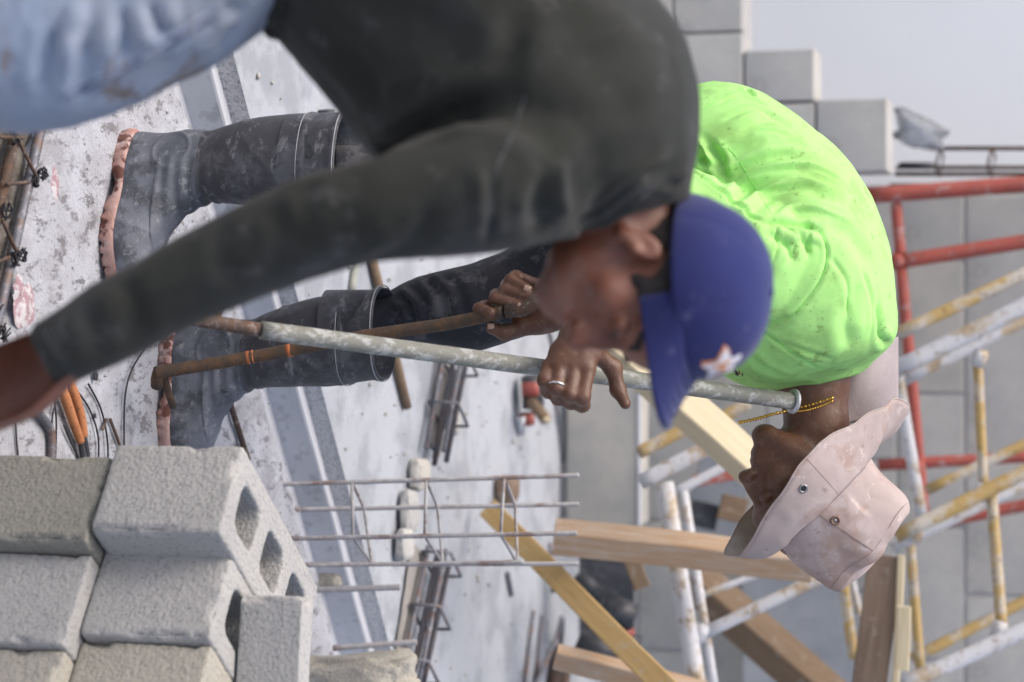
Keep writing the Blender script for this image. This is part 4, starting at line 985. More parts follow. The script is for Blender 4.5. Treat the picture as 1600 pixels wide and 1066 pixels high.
seam_on(bvhB, [(1280, 360), (1293, 395), (1281, 440), (1240, 490), (1195, 508)], .0009, 'thread_green', pB)
seam_on(bvhB, [(1150, 522), (1185, 514), (1235, 548), (1284, 578)], .0007, 'thread_green', pB)
seam_on(bvhB, [(1120, 215), (1150, 245), (1175, 285), (1200, 325), (1212, 345)], .0007, 'thread_green', pB)
seam_on(bvhB, [(1098, 172), (1125, 155), (1160, 140)], .0007, 'thread_green', pB)
# dark chest print
V4, F4 = [], []
def print_marks(bvh, quads, m, parent, name):
    Vp, Fp = [], []
    for qd in quads:
        pts = [on_surface(bvh, x, y, .0015) for x, y in qd]
        if any(p is None for p in pts): continue
        b = len(Vp); Vp += pts; Fp.append(tuple(range(b, b + len(pts))))
    if Vp: mkobj(name, Vp, Fp, M[m], parent=parent, smooth=False)
print_marks(bvhB, [[(1139, 570), (1146, 573), (1153, 582), (1146, 582)], [(1150, 580), (1155, 584), (1153, 588), (1148, 585)], [(1159, 583), (1161, 583), (1161, 588), (1159, 588)]], 'black_print', pB, 'chest_print')
print_marks(bvhB, [[(1137, 562), (1139, 562), (1145, 571), (1143, 572)], [(1141, 561), (1143, 562), (1149, 571), (1147, 571)], [(1154, 580), (1156, 579), (1157, 585), (1155, 585)]], 'red_print', pB, 'chest_print')

# skin: head, neck, arms, hands as one surface
fd = Field((-.40, 3.35, .58), (.46, 4.18, 1.40), .0032)
FrB = frame_px(.03, 1.0, yaw=R(-4)); OB = at(1262, 765, 3.86)
WB = build_head(fd, OB, FrB, .93, 1.03, lip=.6)
fd.cone(at(1283, 745, 3.87), at(1276, 660, 3.88), .052, .050, .02); fd.cone(at(1276, 660, 3.88), at(1268, 585, 3.89), .050, .060, .02)
fd.cone(at(1268, 585, 3.89), at(1250, 480, 3.89), .06, .10, .03); fd.cone(at(1250, 480, 3.89), at(1180, 320, 3.92), .10, .11, .03)
# near arm -> hand B on the pipe
fd.cone(at(1240, 430, 3.82), at(1060, 345, 3.72), .055, .047, .02); fd.cone(at(1060, 345, 3.72), at(985, 405, 3.72), .045, .042, .02); fd.cone(at(985, 405, 3.72), at(912, 508, 3.585), .042, .030, .015)
# far arm -> hand A
fd.cone(at(1240, 470, 4.02), at(1090, 470, 4.05), .055, .047, .02); fd.cone(at(1090, 470, 4.05), at(990, 480, 3.95), .045, .043, .02); fd.cone(at(990, 480, 3.95), at(884, 470, 3.79), .043, .032, .015)
dB = 3.57
# back of hand B: fan of metacarpals
for (x, y) in ((868, 570), (884, 566), (902, 568), (918, 575)):
    fd.cone(at(908, 516, dB + .01), at(x, y, dB - .012), .021, .0135, .012)
fd.cone(at(895, 530, dB + .008), at(925, 548, dB + .005), .020, .019, .015); fd.cone(at(872, 548, dB + .004), at(865, 570, dB), .014, .013, .012)
fr = .0112
finger(fd, [at(858, 571, dB - .008), at(851, 594, dB - .022), at(856, 612, dB + .0), at(864, 606, dB + .028)], .0115, .009)
finger(fd, [at(876, 573, dB - .014), at(869, 606, dB - .030), at(872, 623, dB - .008), at(880, 612, dB + .026)], .0115, .0095)
finger(fd, [at(897, 575, dB - .014), at(890, 615, dB - .032), at(892, 629, dB - .008), at(898, 616, dB + .028)], .012, .0098)
finger(fd, [at(918, 580, dB - .012), at(910, 620, dB - .030), at(910, 633, dB - .004), at(914, 618, dB + .028)], .0125, .010)
finger(fd, [at(928, 548, dB + .008), at(958, 575, dB + .026), at(966, 610, dB + .024), at(977, 631, dB + .010)], .015, .0092, .006)
# hand A: palm to the camera, fingers curled over the bar end
dA = 3.765
fd.ell(at(838, 488, dA + .010), np.stack([CU, CX, CN], 1), (.044, .036, .016), .012); fd.cone(at(884, 470, dA + .02), at(850, 485, dA + .012), .029, .026, .012)
fd.cone(at(868, 500, dA + .006), at(815, 512, dA - .002), .018, .014, .012)
finger(fd, [at(815, 512, dA - .002), at(789, 520, dA - .012), at(768, 513, dA - .014)], .0135, .0100, .006)
finger(fd, [at(848, 448, dA + .006), at(806, 432, dA + .012), at(798, 437, dA - .020), at(826, 452, dA - .034)], .0105, .0080, .0035)
finger(fd, [at(842, 458, dA + .010), at(792, 446, dA + .018), at(790, 452, dA - .020), at(833, 467, dA - .040)], .0112, .0085, .0035)
finger(fd, [at(836, 470, dA + .014), at(776, 462, dA + .020), at(774, 467, dA - .018), at(816, 480, dA - .040)], .0115, .0092, .0035)
finger(fd, [at(828, 482, dA + .016), at(758, 480, dA + .022), at(749, 483, dA - .010), at(767, 489, dA - .036)], .0110, .0092, .0035)
V, F = fd.mesh(1); del fd
Nn = vnormals(V, F); V = V + Nn * (fbm(V, 70, 2) * .0004)[:, None]
mkobj('body', V, F, M['skinB'], parent=pB)
# nails
def nail(c, ax, parent, s=.0048):
    a = nrm(ax); v = nrm(np.asarray(c) - CP); b = np.cross(a, v)
    Vn, Fn = grid(-1, 1, 6, -1, 1, 6, lambda p, q: np.asarray(c) + (p * s * 1.2)[:, None] * a + (q * s)[:, None] * b + ((p * p + q * q) * .0014)[:, None] * v)
    mkobj('nail', Vn, Fn, M['nail'], parent=parent)
for (x, y, d) in ((824, 451, dA - .0435), (814, 479, dA - .0505)): nail(at(x, y, d), at(x + 10, y + 4, d) - at(x, y, d), pB)
nail(at(767, 510, dA - .0255), CU, pB, .0045)
# ring
ctr = at(869, 606, dB - .028); axis = nrm(at(876, 573, dB - .014) - at(869, 606, dB - .030)); ctr = at(870, 603, dB - .029)
u = nrm(np.cross(axis, (0, 0, 1))); v_ = np.cross(axis, u)
V, F = tube([ctr + .0132 * (math.cos(t) * u + math.sin(t) * v_) for t in np.linspace(0, 2 * math.pi, 33)], .0019, 8); mkobj('ring', V, F, M['silver'], parent=pB)
# necklace: fine links
parts = []
bm = bmesh.new(); bmesh.ops.create_icosphere(bm, subdivisions=1, radius=1); sv = np.array([v.co[:] for v in bm.verts]); sf = [[v.index for v in f.verts] for f in bm.faces]; bm.free()
nk = [(1300, 622, 3.80), (1270, 632, 3.815), (1235, 641, 3.83), (1205, 648, 3.83), (1180, 655, 3.84), (1156, 660, 3.85)]
nk = catmull(np.array([at(*p) for p in nk]), 6)
for i, p in enumerate(nk): parts.append((sv * (.0030 if i % 2 else .0036) + p, sf))
nk2 = catmull(np.array([at(*p) for p in [(1300, 627, 3.80), (1285, 634, 3.805), (1262, 641, 3.81), (1245, 643, 3.82)]]), 6)
for i, p in enumerate(nk2): parts.append((sv * .0026 + p, sf))
V, F = join_geo(parts); mkobj('necklace', V, F, M['gold'], parent=pB)

# the brimmed hat
hat = empty('hat', (0, 0, 0)); hat.parent = pB; hat['label'] = 'dusty pink canvas hat with wide floppy brim and neck cloth'
H0 = at(1284, 780, 3.86); plc = parent_loc(pB); hat.location = tuple(H0 - plc)
hU = nrm(.70 * CU + .71 * CX); hF = nrm(-.71 * CU + .70 * CX); hS = -CN     # hS towards the camera
hS = nrm(hS - hU * np.dot(hS, hU)); 
def hp(f, s, u): return H0 + f * hF + s * hS + u * hU
def crown_pt(th, v):
    # v 0 seam .. 1 top edge .. 1.6 centre of the top
    c, s = math.cos(th), math.sin(th)
    if v <= 1:
        a = .112 + (.094 - .112) * v + .004 * math.sin(v * math.pi); b = .098 + (.080 - .098) * v + .006 * math.sin(v * math.pi); u = .120 * v
        q = .93
    else:
        w_ = (v - 1) / .6; a = .094 * (1 - w_); b = .080 * (1 - w_); u = .120 + .012 * math.sin(min(1, w_ * 1.2) * math.pi / 2); q = .93
    f = a * math.copysign(abs(c) ** q, c); s_2 = b * math.copysign(abs(s) ** q, s)
    u -= .010 * max(0, -c) * min(v, 1) - .004 * max(0, c) * min(v, 1)
    if .82 < v <= 1: rr_ = ((v - .82) / .18) ** 2 * .93; f *= 1 - .07 * rr_; s_2 *= 1 - .07 * rr_
    if v > 1: f *= .935; s_2 *= .935
    dent = .004 * math.sin(3 * th + 1) * min(v, 1) + .003 * math.sin(7 * th + 2 + v * 3) * min(1, v)
    if v < .97: dent += 0.0
    u += .004 * math.sin(5 * th) * (v > .5)
    if c < -.3: f += .006 * math.sin(v * 5)     # buckle at the back
    return hp(f + dent * c, s_2 + dent * s, u)
nth = 120; vs = [0, .02] + list(np.linspace(.08, .95, 14)) + [.985, 1.0, 1.03, 1.08] + list(np.linspace(1.15, 1.6, 7)); V = [crown_pt(2 * math.pi * k / nth, v) for v in vs for k in range(nth)]
F = [(i * nth + k, i * nth + (k + 1) % nth, (i + 1) * nth + (k + 1) % nth, (i + 1) * nth + k) for i in range(len(vs) - 1) for k in range(nth)]
V = np.array(V); V += vnormals(V, F) * (fbm(V, 9, 2) * .0030 + (1 - np.abs(fbm(V + 3, 13, 2))) ** 4 * .0022 + fbm(V, 40, 2) * .0006)[:, None]
o = mkobj('crown', V, F, M['hat'], parent=hat)
tab = np.array([[0, .183, -.052], [25, .165, -.034], [45, .128, -.046], [65, .068, -.070], [90, 0, -.086], [115, -.060, -.083], [135, -.120, -.066], [152, -.178, -.052], [168, -.208, -.036], [180, -.216, -.008], [196, -.205, .010], [230, -.14, -.03], [270, 0, -.07], [310, .10, -.06], [340, .16, -.05], [360, .183, -.052]])
SL = lambda th: .098 + .040
V = []; nb = 12
for j in range(nb + 1):
    t = j / nb
    for k in range(nth):
        th = 2 * math.pi * k / nth; dg = math.degrees(th)
        of = np.interp(dg, tab[:, 0], tab[:, 1]); ou = np.interp(dg, tab[:, 0], tab[:, 2]); os_ = math.sin(th) * .140
        c, s = math.cos(th), math.sin(th); inf_, ins_ = .112 * math.copysign(abs(c) ** .93, c), .098 * math.copysign(abs(s) ** .93, s)
        sag = math.sin(t * math.pi) * (.014 + .010 * math.sin(2 * th + .6)) * (1 if abs(math.degrees(th) - 90) < 70 else .6)
        rip = .007 * t * math.sin(17 * th) * math.exp(-((dg - 152) / 20) ** 2) + .003 * t * math.sin(5 * th + 1) + .0012 * t * math.sin(11 * th)
        V.append(hp(inf_ + (of - inf_) * t, ins_ + (os_ - ins_) * t ** .8 + 0, ou * t ** 1.15 + sag * .6 + rip))
V = np.array(V); F = [(i * nth + k, i * nth + (k + 1) % nth, (i + 1) * nth + (k + 1) % nth, (i + 1) * nth + k) for i in range(nb) for k in range(nth)]
# smooth along theta
G = V.reshape(nb + 1, nth, 3)
for _ in range(3): G = .5 * G + .25 * (np.roll(G, 1, 1) + np.roll(G, -1, 1))
V = G.reshape(-1, 3); V = V + vnormals(V, F) * (fbm(V, 18, 3) * .0014 + (1 - np.abs(fbm(V + 9, 16, 2))) ** 4 * .0022)[:, None]; G = V.reshape(nb + 1, nth, 3)
o = mkobj('brim', V, F, M['hat'], parent=hat); sm = o.modifiers.new('s', 'SOLIDIFY'); sm.thickness = .0022; sm.offset = 0
rim = G[-1]; Vr, Fr_ = tube(np.vstack([rim, rim[:1]]), .0017, 6, caps=False); mkobj('brim_edge', Vr, Fr_, M['hat'], parent=hat)
Vr, Fr_ = tube([crown_pt(2 * math.pi * k / nth, .0) + hU * .001 for k in range(nth + 1)], .0007, 5, caps=False); mkobj('seam', Vr, Fr_, M['thread'], parent=hat)
# crown seams, brim seam
th0 = R(78)
Vr, Fr_ = tube([crown_pt(th0 + R(12) * v, v) + hS * .0012 for v in np.linspace(0.02, .86, 20)], .0006, 5); mkobj('seam', Vr, Fr_, M['thread'], parent=hat)
Vr, Fr_ = tube([crown_pt(t, .86) + hS * .0008 for t in np.linspace(R(20), R(170), 50)], .0004, 5); mkobj('seam', Vr, Fr_, M['thread'], parent=hat)
kk = int(100 / 360 * nth); Vr, Fr_ = tube([G[j, kk] + hS * .0012 for j in range(nb + 1)], .0005, 5); mkobj('seam', Vr, Fr_, M['thread'], parent=hat)
def eyelet(c, nrmv, m):
    n_ = nrm(nrmv); u = nrm(np.cross(n_, (0, 0, 1))); v = np.cross(n_, u)
    Vr, Fr_ = tube([c + .0062 * (math.cos(t) * u + math.sin(t) * v) for t in np.linspace(0, 2 * math.pi, 21)], .0020, 8); mkobj('eyelet', Vr, Fr_, M[m], parent=hat)
    Vr, Fr_ = tube([c - n_ * .002, c + n_ * .0003], .0058, 14); mkobj('eyelet_centre', Vr, Fr_, M['steel' if m == 'rusty_eyelet' else 'eyelet_hole'], parent=hat)
eyelet(crown_pt(R(84), .22) + hS * .001, hS, 'rusty_eyelet')
j, k_ = 9, int(84 / 360 * nth); e1 = G[j, k_]; nn = nrm(np.cross(G[j, k_ + 1] - G[j, k_ - 1], G[j + 1, k_] - G[j - 1, k_])); nn = nn if nn @ (CP - e1) > 0 else -nn
eyelet(e1 + nn * .0015, nn, 'steel')
# neck cloth hanging behind
def flap(a, b):
    # a along from neck side (0) to back (1); b from the brim (0) to free edge (1)
    x = 1292 + 112 * a - 6 * b * (1 - a) ; x = x + 8 * np.sin(b * 3) * (1 - a)
    y = (672 - 30 * a) + b * ((594 - 672) * (1 - a) + (526 - 642) * a) - 14 * np.sin(a * math.pi) * b
    d = 3.925 + .010 * np.sin(a * 4.5 + 2.2) * b - .030 * np.sin(b * 2.4) * np.sin(a * 3.1) + .05 * a
    return np.array([at(xx, yy, dd) for xx, yy, dd in zip(x, y, d)])
V, F = grid(0, 1, 26, 0, 1, 22, flap); o = mkobj('neck_cloth', V, F, M['hat_shaded'], parent=hat); sm = o.modifiers.new('s', 'SOLIDIFY'); sm.thickness = .002

# ------------------------------------------------------------------ worker in the charcoal shirt (nearest)
pA = empty('person', (*at(-590, 60, 2.65)[:2], 0), 'nearest worker in charcoal long sleeves and dusty blue jeans, head bowed under a blue cap', 'person')
def bootA(x, y, yaw, lab):
    e = empty('boot', (0, 0, 0)); e.parent = pA; pl_ = parent_loc(pA); e.location = (x - pl_[0], y - pl_[1], 0)
    c, s = math.cos(yaw), math.sin(yaw); T = np.array([c, s]); Nn = np.array([-s, c]); V = []
    lev = catmull(np.array([(0, -.01, .27, .048), (.03, -.01, .275, .05), (.06, -.01, .25, .048), (.09, -.01, .19, .046), (.13, -.01, .14, .048), (.25, -.02, .13, .06), (.36, -.02, .135, .065)]), 4); n = 32
    for z, b, f, hw in lev:
        for k in range(n):
            t = 2 * math.pi * k / n; p = np.array([x, y]) + T * ((b + f) / 2 + (f - b) / 2 * math.cos(t)) + Nn * hw * math.sin(t); V.append((p[0], p[1], z))
    m = len(lev); F = [(i * n + k, i * n + (k + 1) % n, (i + 1) * n + (k + 1) % n, (i + 1) * n + k) for i in range(m - 1) for k in range(n)] + [tuple(range(n - 1, -1, -1))]
    mkobj('shaft', V, F, M['boot'], parent=e)
kb = at(-590, -10, 2.55); bootA(kb[0] - .06, kb[1], R(-5), 'near boot of the crouching man, outside the frame')
kb2 = at(-560, -60, 2.95); bootA(kb2[0] - .06, kb2[1], R(5), 'far boot of the crouching man, outside the frame')
jl = [loft_px([(470, 15, 640, -330, 2.62, .17), (415, 42, 520, -300, 2.60, .165), (345, 92, 420, -270, 2.58, .15), (270, 131, 320, -235, 2.56, .13), (190, 174, 210, -195, 2.55, .115), (105, 204, 90, -150, 2.54, .105), (30, 212, -30, -105, 2.54, .10), (-45, 198, -110, -70, 2.54, .095), (-140, 170, -200, -60, 2.54, .085), (-300, 130, -330, -60, 2.55, .07), (-420, 105, -430, -70, 2.55, .065)], n=44),
      loft_px([(480, -60, 600, -330, 2.72, .15), (300, 10, 380, -270, 2.86, .12), (120, 60, 130, -230, 2.92, .10), (0, 60, -60, -200, 2.92, .09), (-150, 30, -210, -160, 2.92, .08), (-400, -20, -410, -150, 2.95, .06)], n=32)]
V, F = fuse(jl, .007, 8)
V = creases(V, F, [([(88, 40), (75, 90), (62, 150)], .010, -.008), ([(130, 5), (112, 50), (105, 100)], .009, .006), ([(190, 10), (200, 50), (192, 90)], .010, -.008), ([(235, 5), (245, 35), (258, 52)], .009, -.010), ([(140, 60), (135, 110), (128, 160)], .011, -.006), ([(170, 40), (160, 90)], .010, .005), ([(60, 90), (50, 150)], .012, .005),
    ([(330, 20), (290, 45), (240, 75), (170, 115), (100, 150)], .005, .005), ([(335, 30), (292, 52), (243, 82)], .005, -.006), ([(370, 30), (330, 80)], .012, -.006), ([(345, 10), (380, 15)], .010, -.006), ([(280, 80), (220, 120), (150, 165)], .02, -.004)])
V = V + vnormals(V, F) * (fbm(V, 6, 3) * .006 + (1 - np.abs(fbm(V * (.5, 1, 1.3), 20, 2))) ** 4 * .0022)[:, None]
mkobj('jeans', V, F, M['jeansA'], parent=pA)
bvhJ = BVHTree.FromPolygons([Vector(v) for v in V], F)
for dx in (0, 7):
    seam_on(bvhJ, [(345 + dx, 12 + dx), (290 + dx, 45 + dx), (230 + dx, 82 + dx), (165 + dx, 118 + dx), (95 + dx, 148 + dx)], .0011, 'denim_thread', pA)

tor = loft_px([(398, 8, 500, -330, 2.60, .165), (428, 50, 600, -320, 2.60, .175), (478, 112, 720, -290, 2.60, .185), (530, 178, 830, -220, 2.60, .195), (580, 248, 935, -120, 2.60, .205), (655, 318, 1010, -25, 2.60, .21), (740, 362, 1062, 50, 2.60, .205), (820, 378, 1090, 130, 2.61, .19), (890, 374, 1096, 205, 2.62, .155), (940, 362, 1092, 260, 2.63, .11), (975, 345, 1083, 296, 2.63, .078), (990, 338, 1083, 312, 2.63, .066)], n=52)
arm = loft_px([(990, 190, 900, 372, 2.50, .06), (900, 165, 820, 390, 2.45, .085), (790, 185, 735, 400, 2.43, .09), (690, 205, 650, 408, 2.43, .085), (585, 246, 566, 412, 2.43, .078), (500, 272, 490, 430, 2.44, .072), (420, 304, 440, 447, 2.45, .066), (345, 336, 385, 468, 2.46, .061), (260, 378, 310, 498, 2.47, .056), (180, 425, 235, 535, 2.48, .05), (110, 475, 165, 572, 2.48, .044), (62, 508, 112, 594, 2.49, .038), (50, 520, 88, 600, 2.49, .034)], n=40)
farm = loft_px([(900, 200, 860, 330, 2.80, .07), (760, 140, 740, 270, 2.84, .07), (620, 80, 620, 200, 2.84, .065), (560, 0, 540, 110, 2.82, .055), (500, -90, 470, -10, 2.78, .045)], n=26)
V, F = fuse([tor, arm, farm], .006, 8)
V = creases(V, F, [([(584, 250), (640, 215), (700, 180), (760, 160)], .012, -.015), ([(665, 195), (720, 165), (770, 130), (800, 80), (815, 10)], .016, -.009), ([(700, 200), (760, 175), (830, 140)], .014, -.007),
    ([(770, 270), (768, 320), (765, 375)], .006, -.006), ([(745, 260), (755, 310), (762, 350)], .010, .005), ([(800, 330), (830, 300), (850, 260)], .014, .005), ([(880, 245), (875, 300), (885, 340)], .014, .009), ([(850, 270), (845, 330), (860, 365)], .015, -.006),
    ([(900, 355), (950, 320), (1000, 280), (1050, 262)], .010, -.010), ([(920, 362), (970, 335), (1020, 300), (1065, 285)], .008, .008), ([(930, 330), (980, 290), (1040, 245)], .010, .006), ([(1000, 312), (1040, 290), (1070, 290)], .007, -.008),
    ([(628, 400), (655, 370), (680, 330)], .012, -.006), ([(560, 405), (590, 380), (600, 340)], .012, .004), ([(480, 290), (475, 340), (465, 400)], .014, -.005), ([(430, 320), (440, 370), (430, 430)], .013, -.006), ([(350, 345), (345, 400), (370, 450)], .012, -.004), ([(190, 440), (215, 480), (210, 520)], .012, -.005), ([(130, 480), (150, 520), (150, 555)], .011, -.005),
    ([(480, 40), (560, 100), (600, 180)], .02, -.006), ([(430, 0), (420, 35), (440, 55)], .010, .008), ([(455, 0), (438, 30)], .010, -.007), ([(900, 60), (960, 120), (990, 200)], .03, -.006), ([(640, 30), (700, 60), (720, 110)], .025, -.006), ([(820, 180), (860, 220), (870, 260)], .022, -.006)])
V = V + vnormals(V, F) * (fbm(V, 5, 3) * .006 + (1 - np.abs(fbm(V * (1, 1, .6), 9, 2))) ** 3 * .004 + fbm(V, 22, 2) * .0012)[:, None]
mkobj('shirt', V, F, M['shirtA'], parent=pA)
bvhA = BVHTree.FromPolygons([Vector(v) for v in V], F)
seam_on(bvhA, [(820, 150), (800, 210), (775, 270), (768, 330), (772, 385)], .0012, 'dark', pA)
seam_on(bvhA, [(66, 512), (84, 548), (116, 590)], .0012, 'dark', pA)
seam_on(bvhA, [(74, 508), (92, 545), (124, 586)], .0009, 'dark', pA)

fd = Field((-.52, 2.25, .30), (.18, 2.98, 1.95), .004)
FrA = frame_px(.866, .50, yaw=R(-16)); OA = at(1002, 424, 2.63)
WA = build_head(fd, OA, FrA, .97, .80)
fd.cone(WA(-.035, 0, -.02), WA(-.075, 0, -.12), .056, .056, .02); fd.cone(WA(-.075, 0, -.12), at(930, 255, 2.64), .056, .075, .03)
fd.cone(at(930, 255, 2.64), at(690, -10, 2.62), .09, .10, .03); fd.cone(at(850, 280, 2.5), at(560, 330, 2.43), .05, .042, .03); fd.cone(at(560, 330, 2.43), at(300, 435, 2.47), .042, .036, .02)
fd.cone(at(300, 435, 2.47), at(90, 555, 2.49), .036, .031, .02); fd.cone(at(90, 555, 2.49), at(25, 600, 2.50), .0315, .034, .02)
fd.cone(at(40, 590, 2.50), at(-60, 640, 2.51), .038, .036, .02); fd.cone(at(30, 575, 2.48), at(-70, 600, 2.50), .026, .022, .02); fd.cone(at(40, 612, 2.52), at(-60, 670, 2.53), .024, .018, .02)
for i, (x, y) in enumerate(((-70, 590), (-78, 612), (-78, 638), (-68, 662))):
    finger(fd, [at(x + 10, y, 2.50 + .01 * i), at(x - 45, y + 14, 2.51 + .01 * i), at(x - 72, y + 34, 2.545 + .01 * i), at(x - 70, y + 50, 2.575 + .01 * i)], .0115, .009)
finger(fd, [at(0, 590, 2.47), at(-50, 570, 2.45), at(-95, 590, 2.45)], .015, .0105)
fd.cone(at(850, 250, 2.78), at(600, 130, 2.84), .045, .04, .02); fd.cone(at(600, 130, 2.84), at(490, -50, 2.80), .04, .03, .02); fd.ell(at(450, -80, 2.78), np.stack([CU, CX, CN], 1), (.05, .045, .02), .02)
V, F = fd.mesh(1); del fd
o = mkobj('body', V, F, M['skinA'], parent=pA); o.data.materials.append(M['stubble'])
q_ = (V - OA) @ np.stack(FrA, 1) / .97; j_ = fbm(V, 60, 2) * .008
bd = (q_[:, 2] < -.050 + j_ * 2) & (q_[:, 0] > .050 + j_ * 2) & (q_[:, 2] > -.13) & (q_[:, 0] < .13) & ~((q_[:, 2] > -.05) & (q_[:, 0] > .098)) & (np.abs(q_[:, 1]) < .08)
mi = np.array([int(bd[f[0]] and bd[f[2]]) for f in F], dtype=np.int32); o.data.polygons.foreach_set('material_index', mi); o.data.update()
for s_ in (-1, 1):
    V, F = tube([WA(.094, s_ * .016, .033), WA(.094, s_ * .030, .038), WA(.080, s_ * .050, .034)], [.004, .0052, .003], 8); mkobj('eyebrow', V, F, M['hair'], parent=pA)
    V, F = tube([WA(.0965, s_ * .022, .008), WA(.0965, s_ * .032, .0065), WA(.0915, s_ * .043, .008)], [.0012, .0018, .0012], 6); mkobj('lash_shade', V, F, M['hair'], parent=pA)  # lash line that also paints the shading of the eyelid
# hair: thick behind and above the ear, reaching forward to paint the cap's shadow
fh = Field(OA - .17, OA + .17, .0035); Fw, Lf, U_ = FrA; Mx = np.stack([Fw, Lf, U_], 1)
fh.ell(WA(-.010, 0, .040), Mx, np.array([.098, .083, .090]) * .96, .004)
sl, X = fh._sl(OA - .17, OA + .17); qv = (X - OA) @ Mx / .96
lim = np.maximum.reduce([qv[..., 0] - .042 - 1.3 * np.clip(qv[..., 2] - .004, 0, .034), -(qv[..., 2] + .055 + .0 * qv[..., 0]), np.where(np.abs(qv[..., 0] - .006) < .02, -(qv[..., 2] - .014), -1)])
fh.v[sl] = np.maximum(fh.v[sl], lim)
V, F = fh.mesh(2); V = V + vnormals(V, F) * (fbm(V, 60, 2) * .002)[:, None]
mkobj('hair', V, F, M['hair'], parent=pA)

# cap: crown with panels, button, curved bill, star
cap = empty('cap', (0, 0, 0)); cap.parent = pA; C0 = at(1086, 446, 2.63); cap.location = tuple(C0 - parent_loc(pA)); cap['label'] = 'royal blue ball cap with an orange and white star'
cF, cL, cU = frame_px(.99, .09, yaw=R(-18), roll=R(17)); cS = -cL
def cpt(f, s, u): return C0 + f * cF + s * cS + u * cU
CA, CB, CH = .105, .088, .090
def cap_pt(th, v):   # v 0 base .. 1 top
    a = v * math.pi / 2; r = math.cos(a) ** .85; 
    f, s, u = CA * r * math.cos(th), CB * r * math.sin(th), CH * math.sin(a) ** 1.05 - .004
    f += .010 * math.sin(a * 1.2) * max(0, math.cos(th))      # high front panel
    gr = -.0012 * sum(math.exp(-(((math.degrees(th) - g_ + 180) % 360 - 180) / 2.2) ** 2) for g_ in range(0, 360, 60)) * (v < .97)
    return cpt(f + gr * math.cos(th), s + gr * math.sin(th), u - (0.012 * (1 - math.cos(th)) / 2) * (1 - v))
n = 120; rows = 30
V = np.array([cap_pt(2 * math.pi * k / n, j / rows) for j in range(rows + 1) for k in range(n)])
F = [(i * n + k, i * n + (k + 1) % n, (i + 1) * n + (k + 1) % n, (i + 1) * n + k) for i in range(rows) for k in range(n)]
V = V + vnormals(V, F) * (fbm(V, 14, 2) * .0025)[:, None]
o = mkobj('crown', V, F, M['capblue'], parent=cap); sm = o.modifiers.new('s', 'SOLIDIFY'); sm.thickness = .003; sm.offset = -1
bm = bmesh.new(); bmesh.ops.create_uvsphere(bm, u_segments=14, v_segments=8, radius=.0075); sv2 = np.array([v.co[:] for v in bm.verts]); sf2 = [[v.index for v in f.verts] for f in bm.faces]; bm.free()
mkobj('button', sv2 * (1, 1, .8) + cap_pt(0, 1.0), sf2, M['capblue'], parent=cap)
# bill
def bill_pt(s, t):   # s -1..1 across, t 0..1 outwards
    th = s * R(72); fx, sx = CA * math.cos(th), CB * math.sin(th)
    lx = .058 * (1 - abs(s) ** 2.6) ; out = fx + lx * t + .004 * t
    sw_ = sx * (1 - .06 * t)
    droop = -(.022 * s * s + .028) * t ** .85
    return cpt(out + .004, sw_, droop + .004)
V, F = grid(-1, 1, 41, 0, 1, 14, lambda a, b: np.array([bill_pt(x, y) for x, y in zip(a, b)])); o = mkobj('bill', V, F, M['capblue'], parent=cap); sm = o.modifiers.new('s', 'SOLIDIFY'); sm.thickness = .004; sm.offset = -1
for g_ in range(0, 360, 60):
    Vr, Fr_ = tube([cap_pt(R(g_ + o_), v) for o_ in (1.2,) for v in np.linspace(.02, .97, 24)], .0007, 5); mkobj('seam', Vr, Fr_, M['cap_thread'], parent=cap)
    e_ = cap_pt(R(g_ + 30), .60); n_ = nrm(e_ - C0); u_ = nrm(np.cross(n_, (0, 0, 1))); v_ = np.cross(n_, u_)
    Vr, Fr_ = tube([e_ + n_ * .0012 + .0032 * (math.cos(t) * u_ + math.sin(t) * v_) for t in np.linspace(0, 2 * math.pi, 13)], .0010, 5); mkobj('eyelet', Vr, Fr_, M['cap_thread'], parent=cap)
for t_ in (.2, .38, .56, .74, .92):
    Vr, Fr_ = tube([bill_pt(s_, t_) + cU * .0006 for s_ in np.linspace(-.93, .93, 40)], .0005, 5); mkobj('seam', Vr, Fr_, M['cap_thread'], parent=cap)
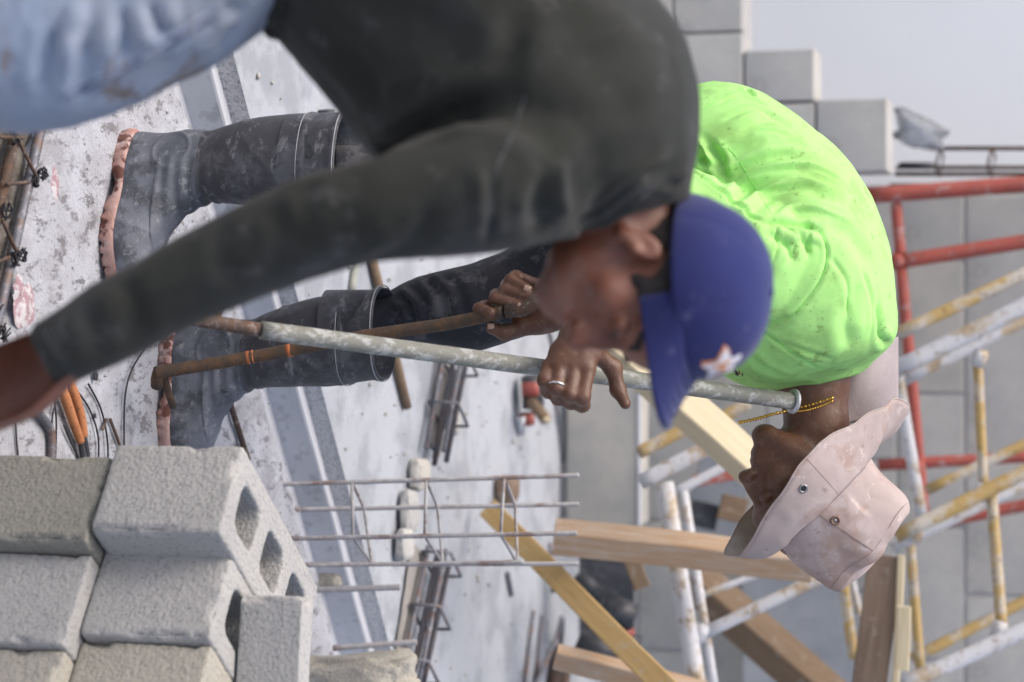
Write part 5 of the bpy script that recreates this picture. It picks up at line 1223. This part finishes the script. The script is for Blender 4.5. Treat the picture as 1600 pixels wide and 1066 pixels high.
# star on the front panel, raised stitching
vc = V
cap_bvh = None
Vc = np.array([cap_pt(2 * math.pi * k / n, j / rows) for j in range(rows + 1) for k in range(n)]); Fc = [(i * n + k, i * n + (k + 1) % n, (i + 1) * n + (k + 1) % n, (i + 1) * n + k) for i in range(rows) for k in range(n)]
cap_bvh = BVHTree.FromPolygons([Vector(v) for v in Vc], Fc)
def emb(poly, m, off, nm):
    # poly in (s,u) metres on the front of the cap, wrapped on the crown by casting from outside
    cx = sum(p[0] for p in poly) / len(poly); cy = sum(p[1] for p in poly) / len(poly); Vp = []; K = 6; n_ = len(poly)
    dense = []
    for i in range(n_):
        a, b = poly[i], poly[(i + 1) % n_]
        for q_ in range(4): dense.append((a[0] + (b[0] - a[0]) * q_ / 4, a[1] + (b[1] - a[1]) * q_ / 4))
    for j in range(K + 1):
        for p in dense:
            x, y = cx + (p[0] - cx) * j / K, cy + (p[1] - cy) * j / K
            org = cpt(.3, x, y); h = cap_bvh.ray_cast(Vector(org), Vector(-cF))
            Vp.append(np.array(h[0]) + off * cF if h[0] is not None else cpt(.10, x, y))
    nd = len(dense); Fp = [(j * nd + k, j * nd + (k + 1) % nd, (j + 1) * nd + (k + 1) % nd, (j + 1) * nd + k) for j in range(K) for k in range(nd)]
    mkobj(nm, Vp, Fp, M[m], parent=cap, smooth=False)
def star(c, R1, R2, rot=0): return [(c[0] + (R1 if i % 2 == 0 else R2) * math.sin(rot + i * math.pi / 5), c[1] + (R1 if i % 2 == 0 else R2) * math.cos(rot + i * math.pi / 5)) for i in range(10)]
sc0 = (.010, .040)
emb(star(sc0, .036, .016), 'star_orange', .0030, 'star'); emb(star(sc0, .027, .0135), 'star_white', .0045, 'star_centre')
for (x0, x1, y0, y1) in ((-.009, -.005, -.010, .010), (.005, .009, -.010, .010), (-.005, .005, -.002, .002)):
    emb([(sc0[0] + x0, sc0[1] + y0), (sc0[0] + x1, sc0[1] + y0), (sc0[0] + x1, sc0[1] + y1), (sc0[0] + x0, sc0[1] + y1)], 'star_orange', .006, 'letter_stroke')
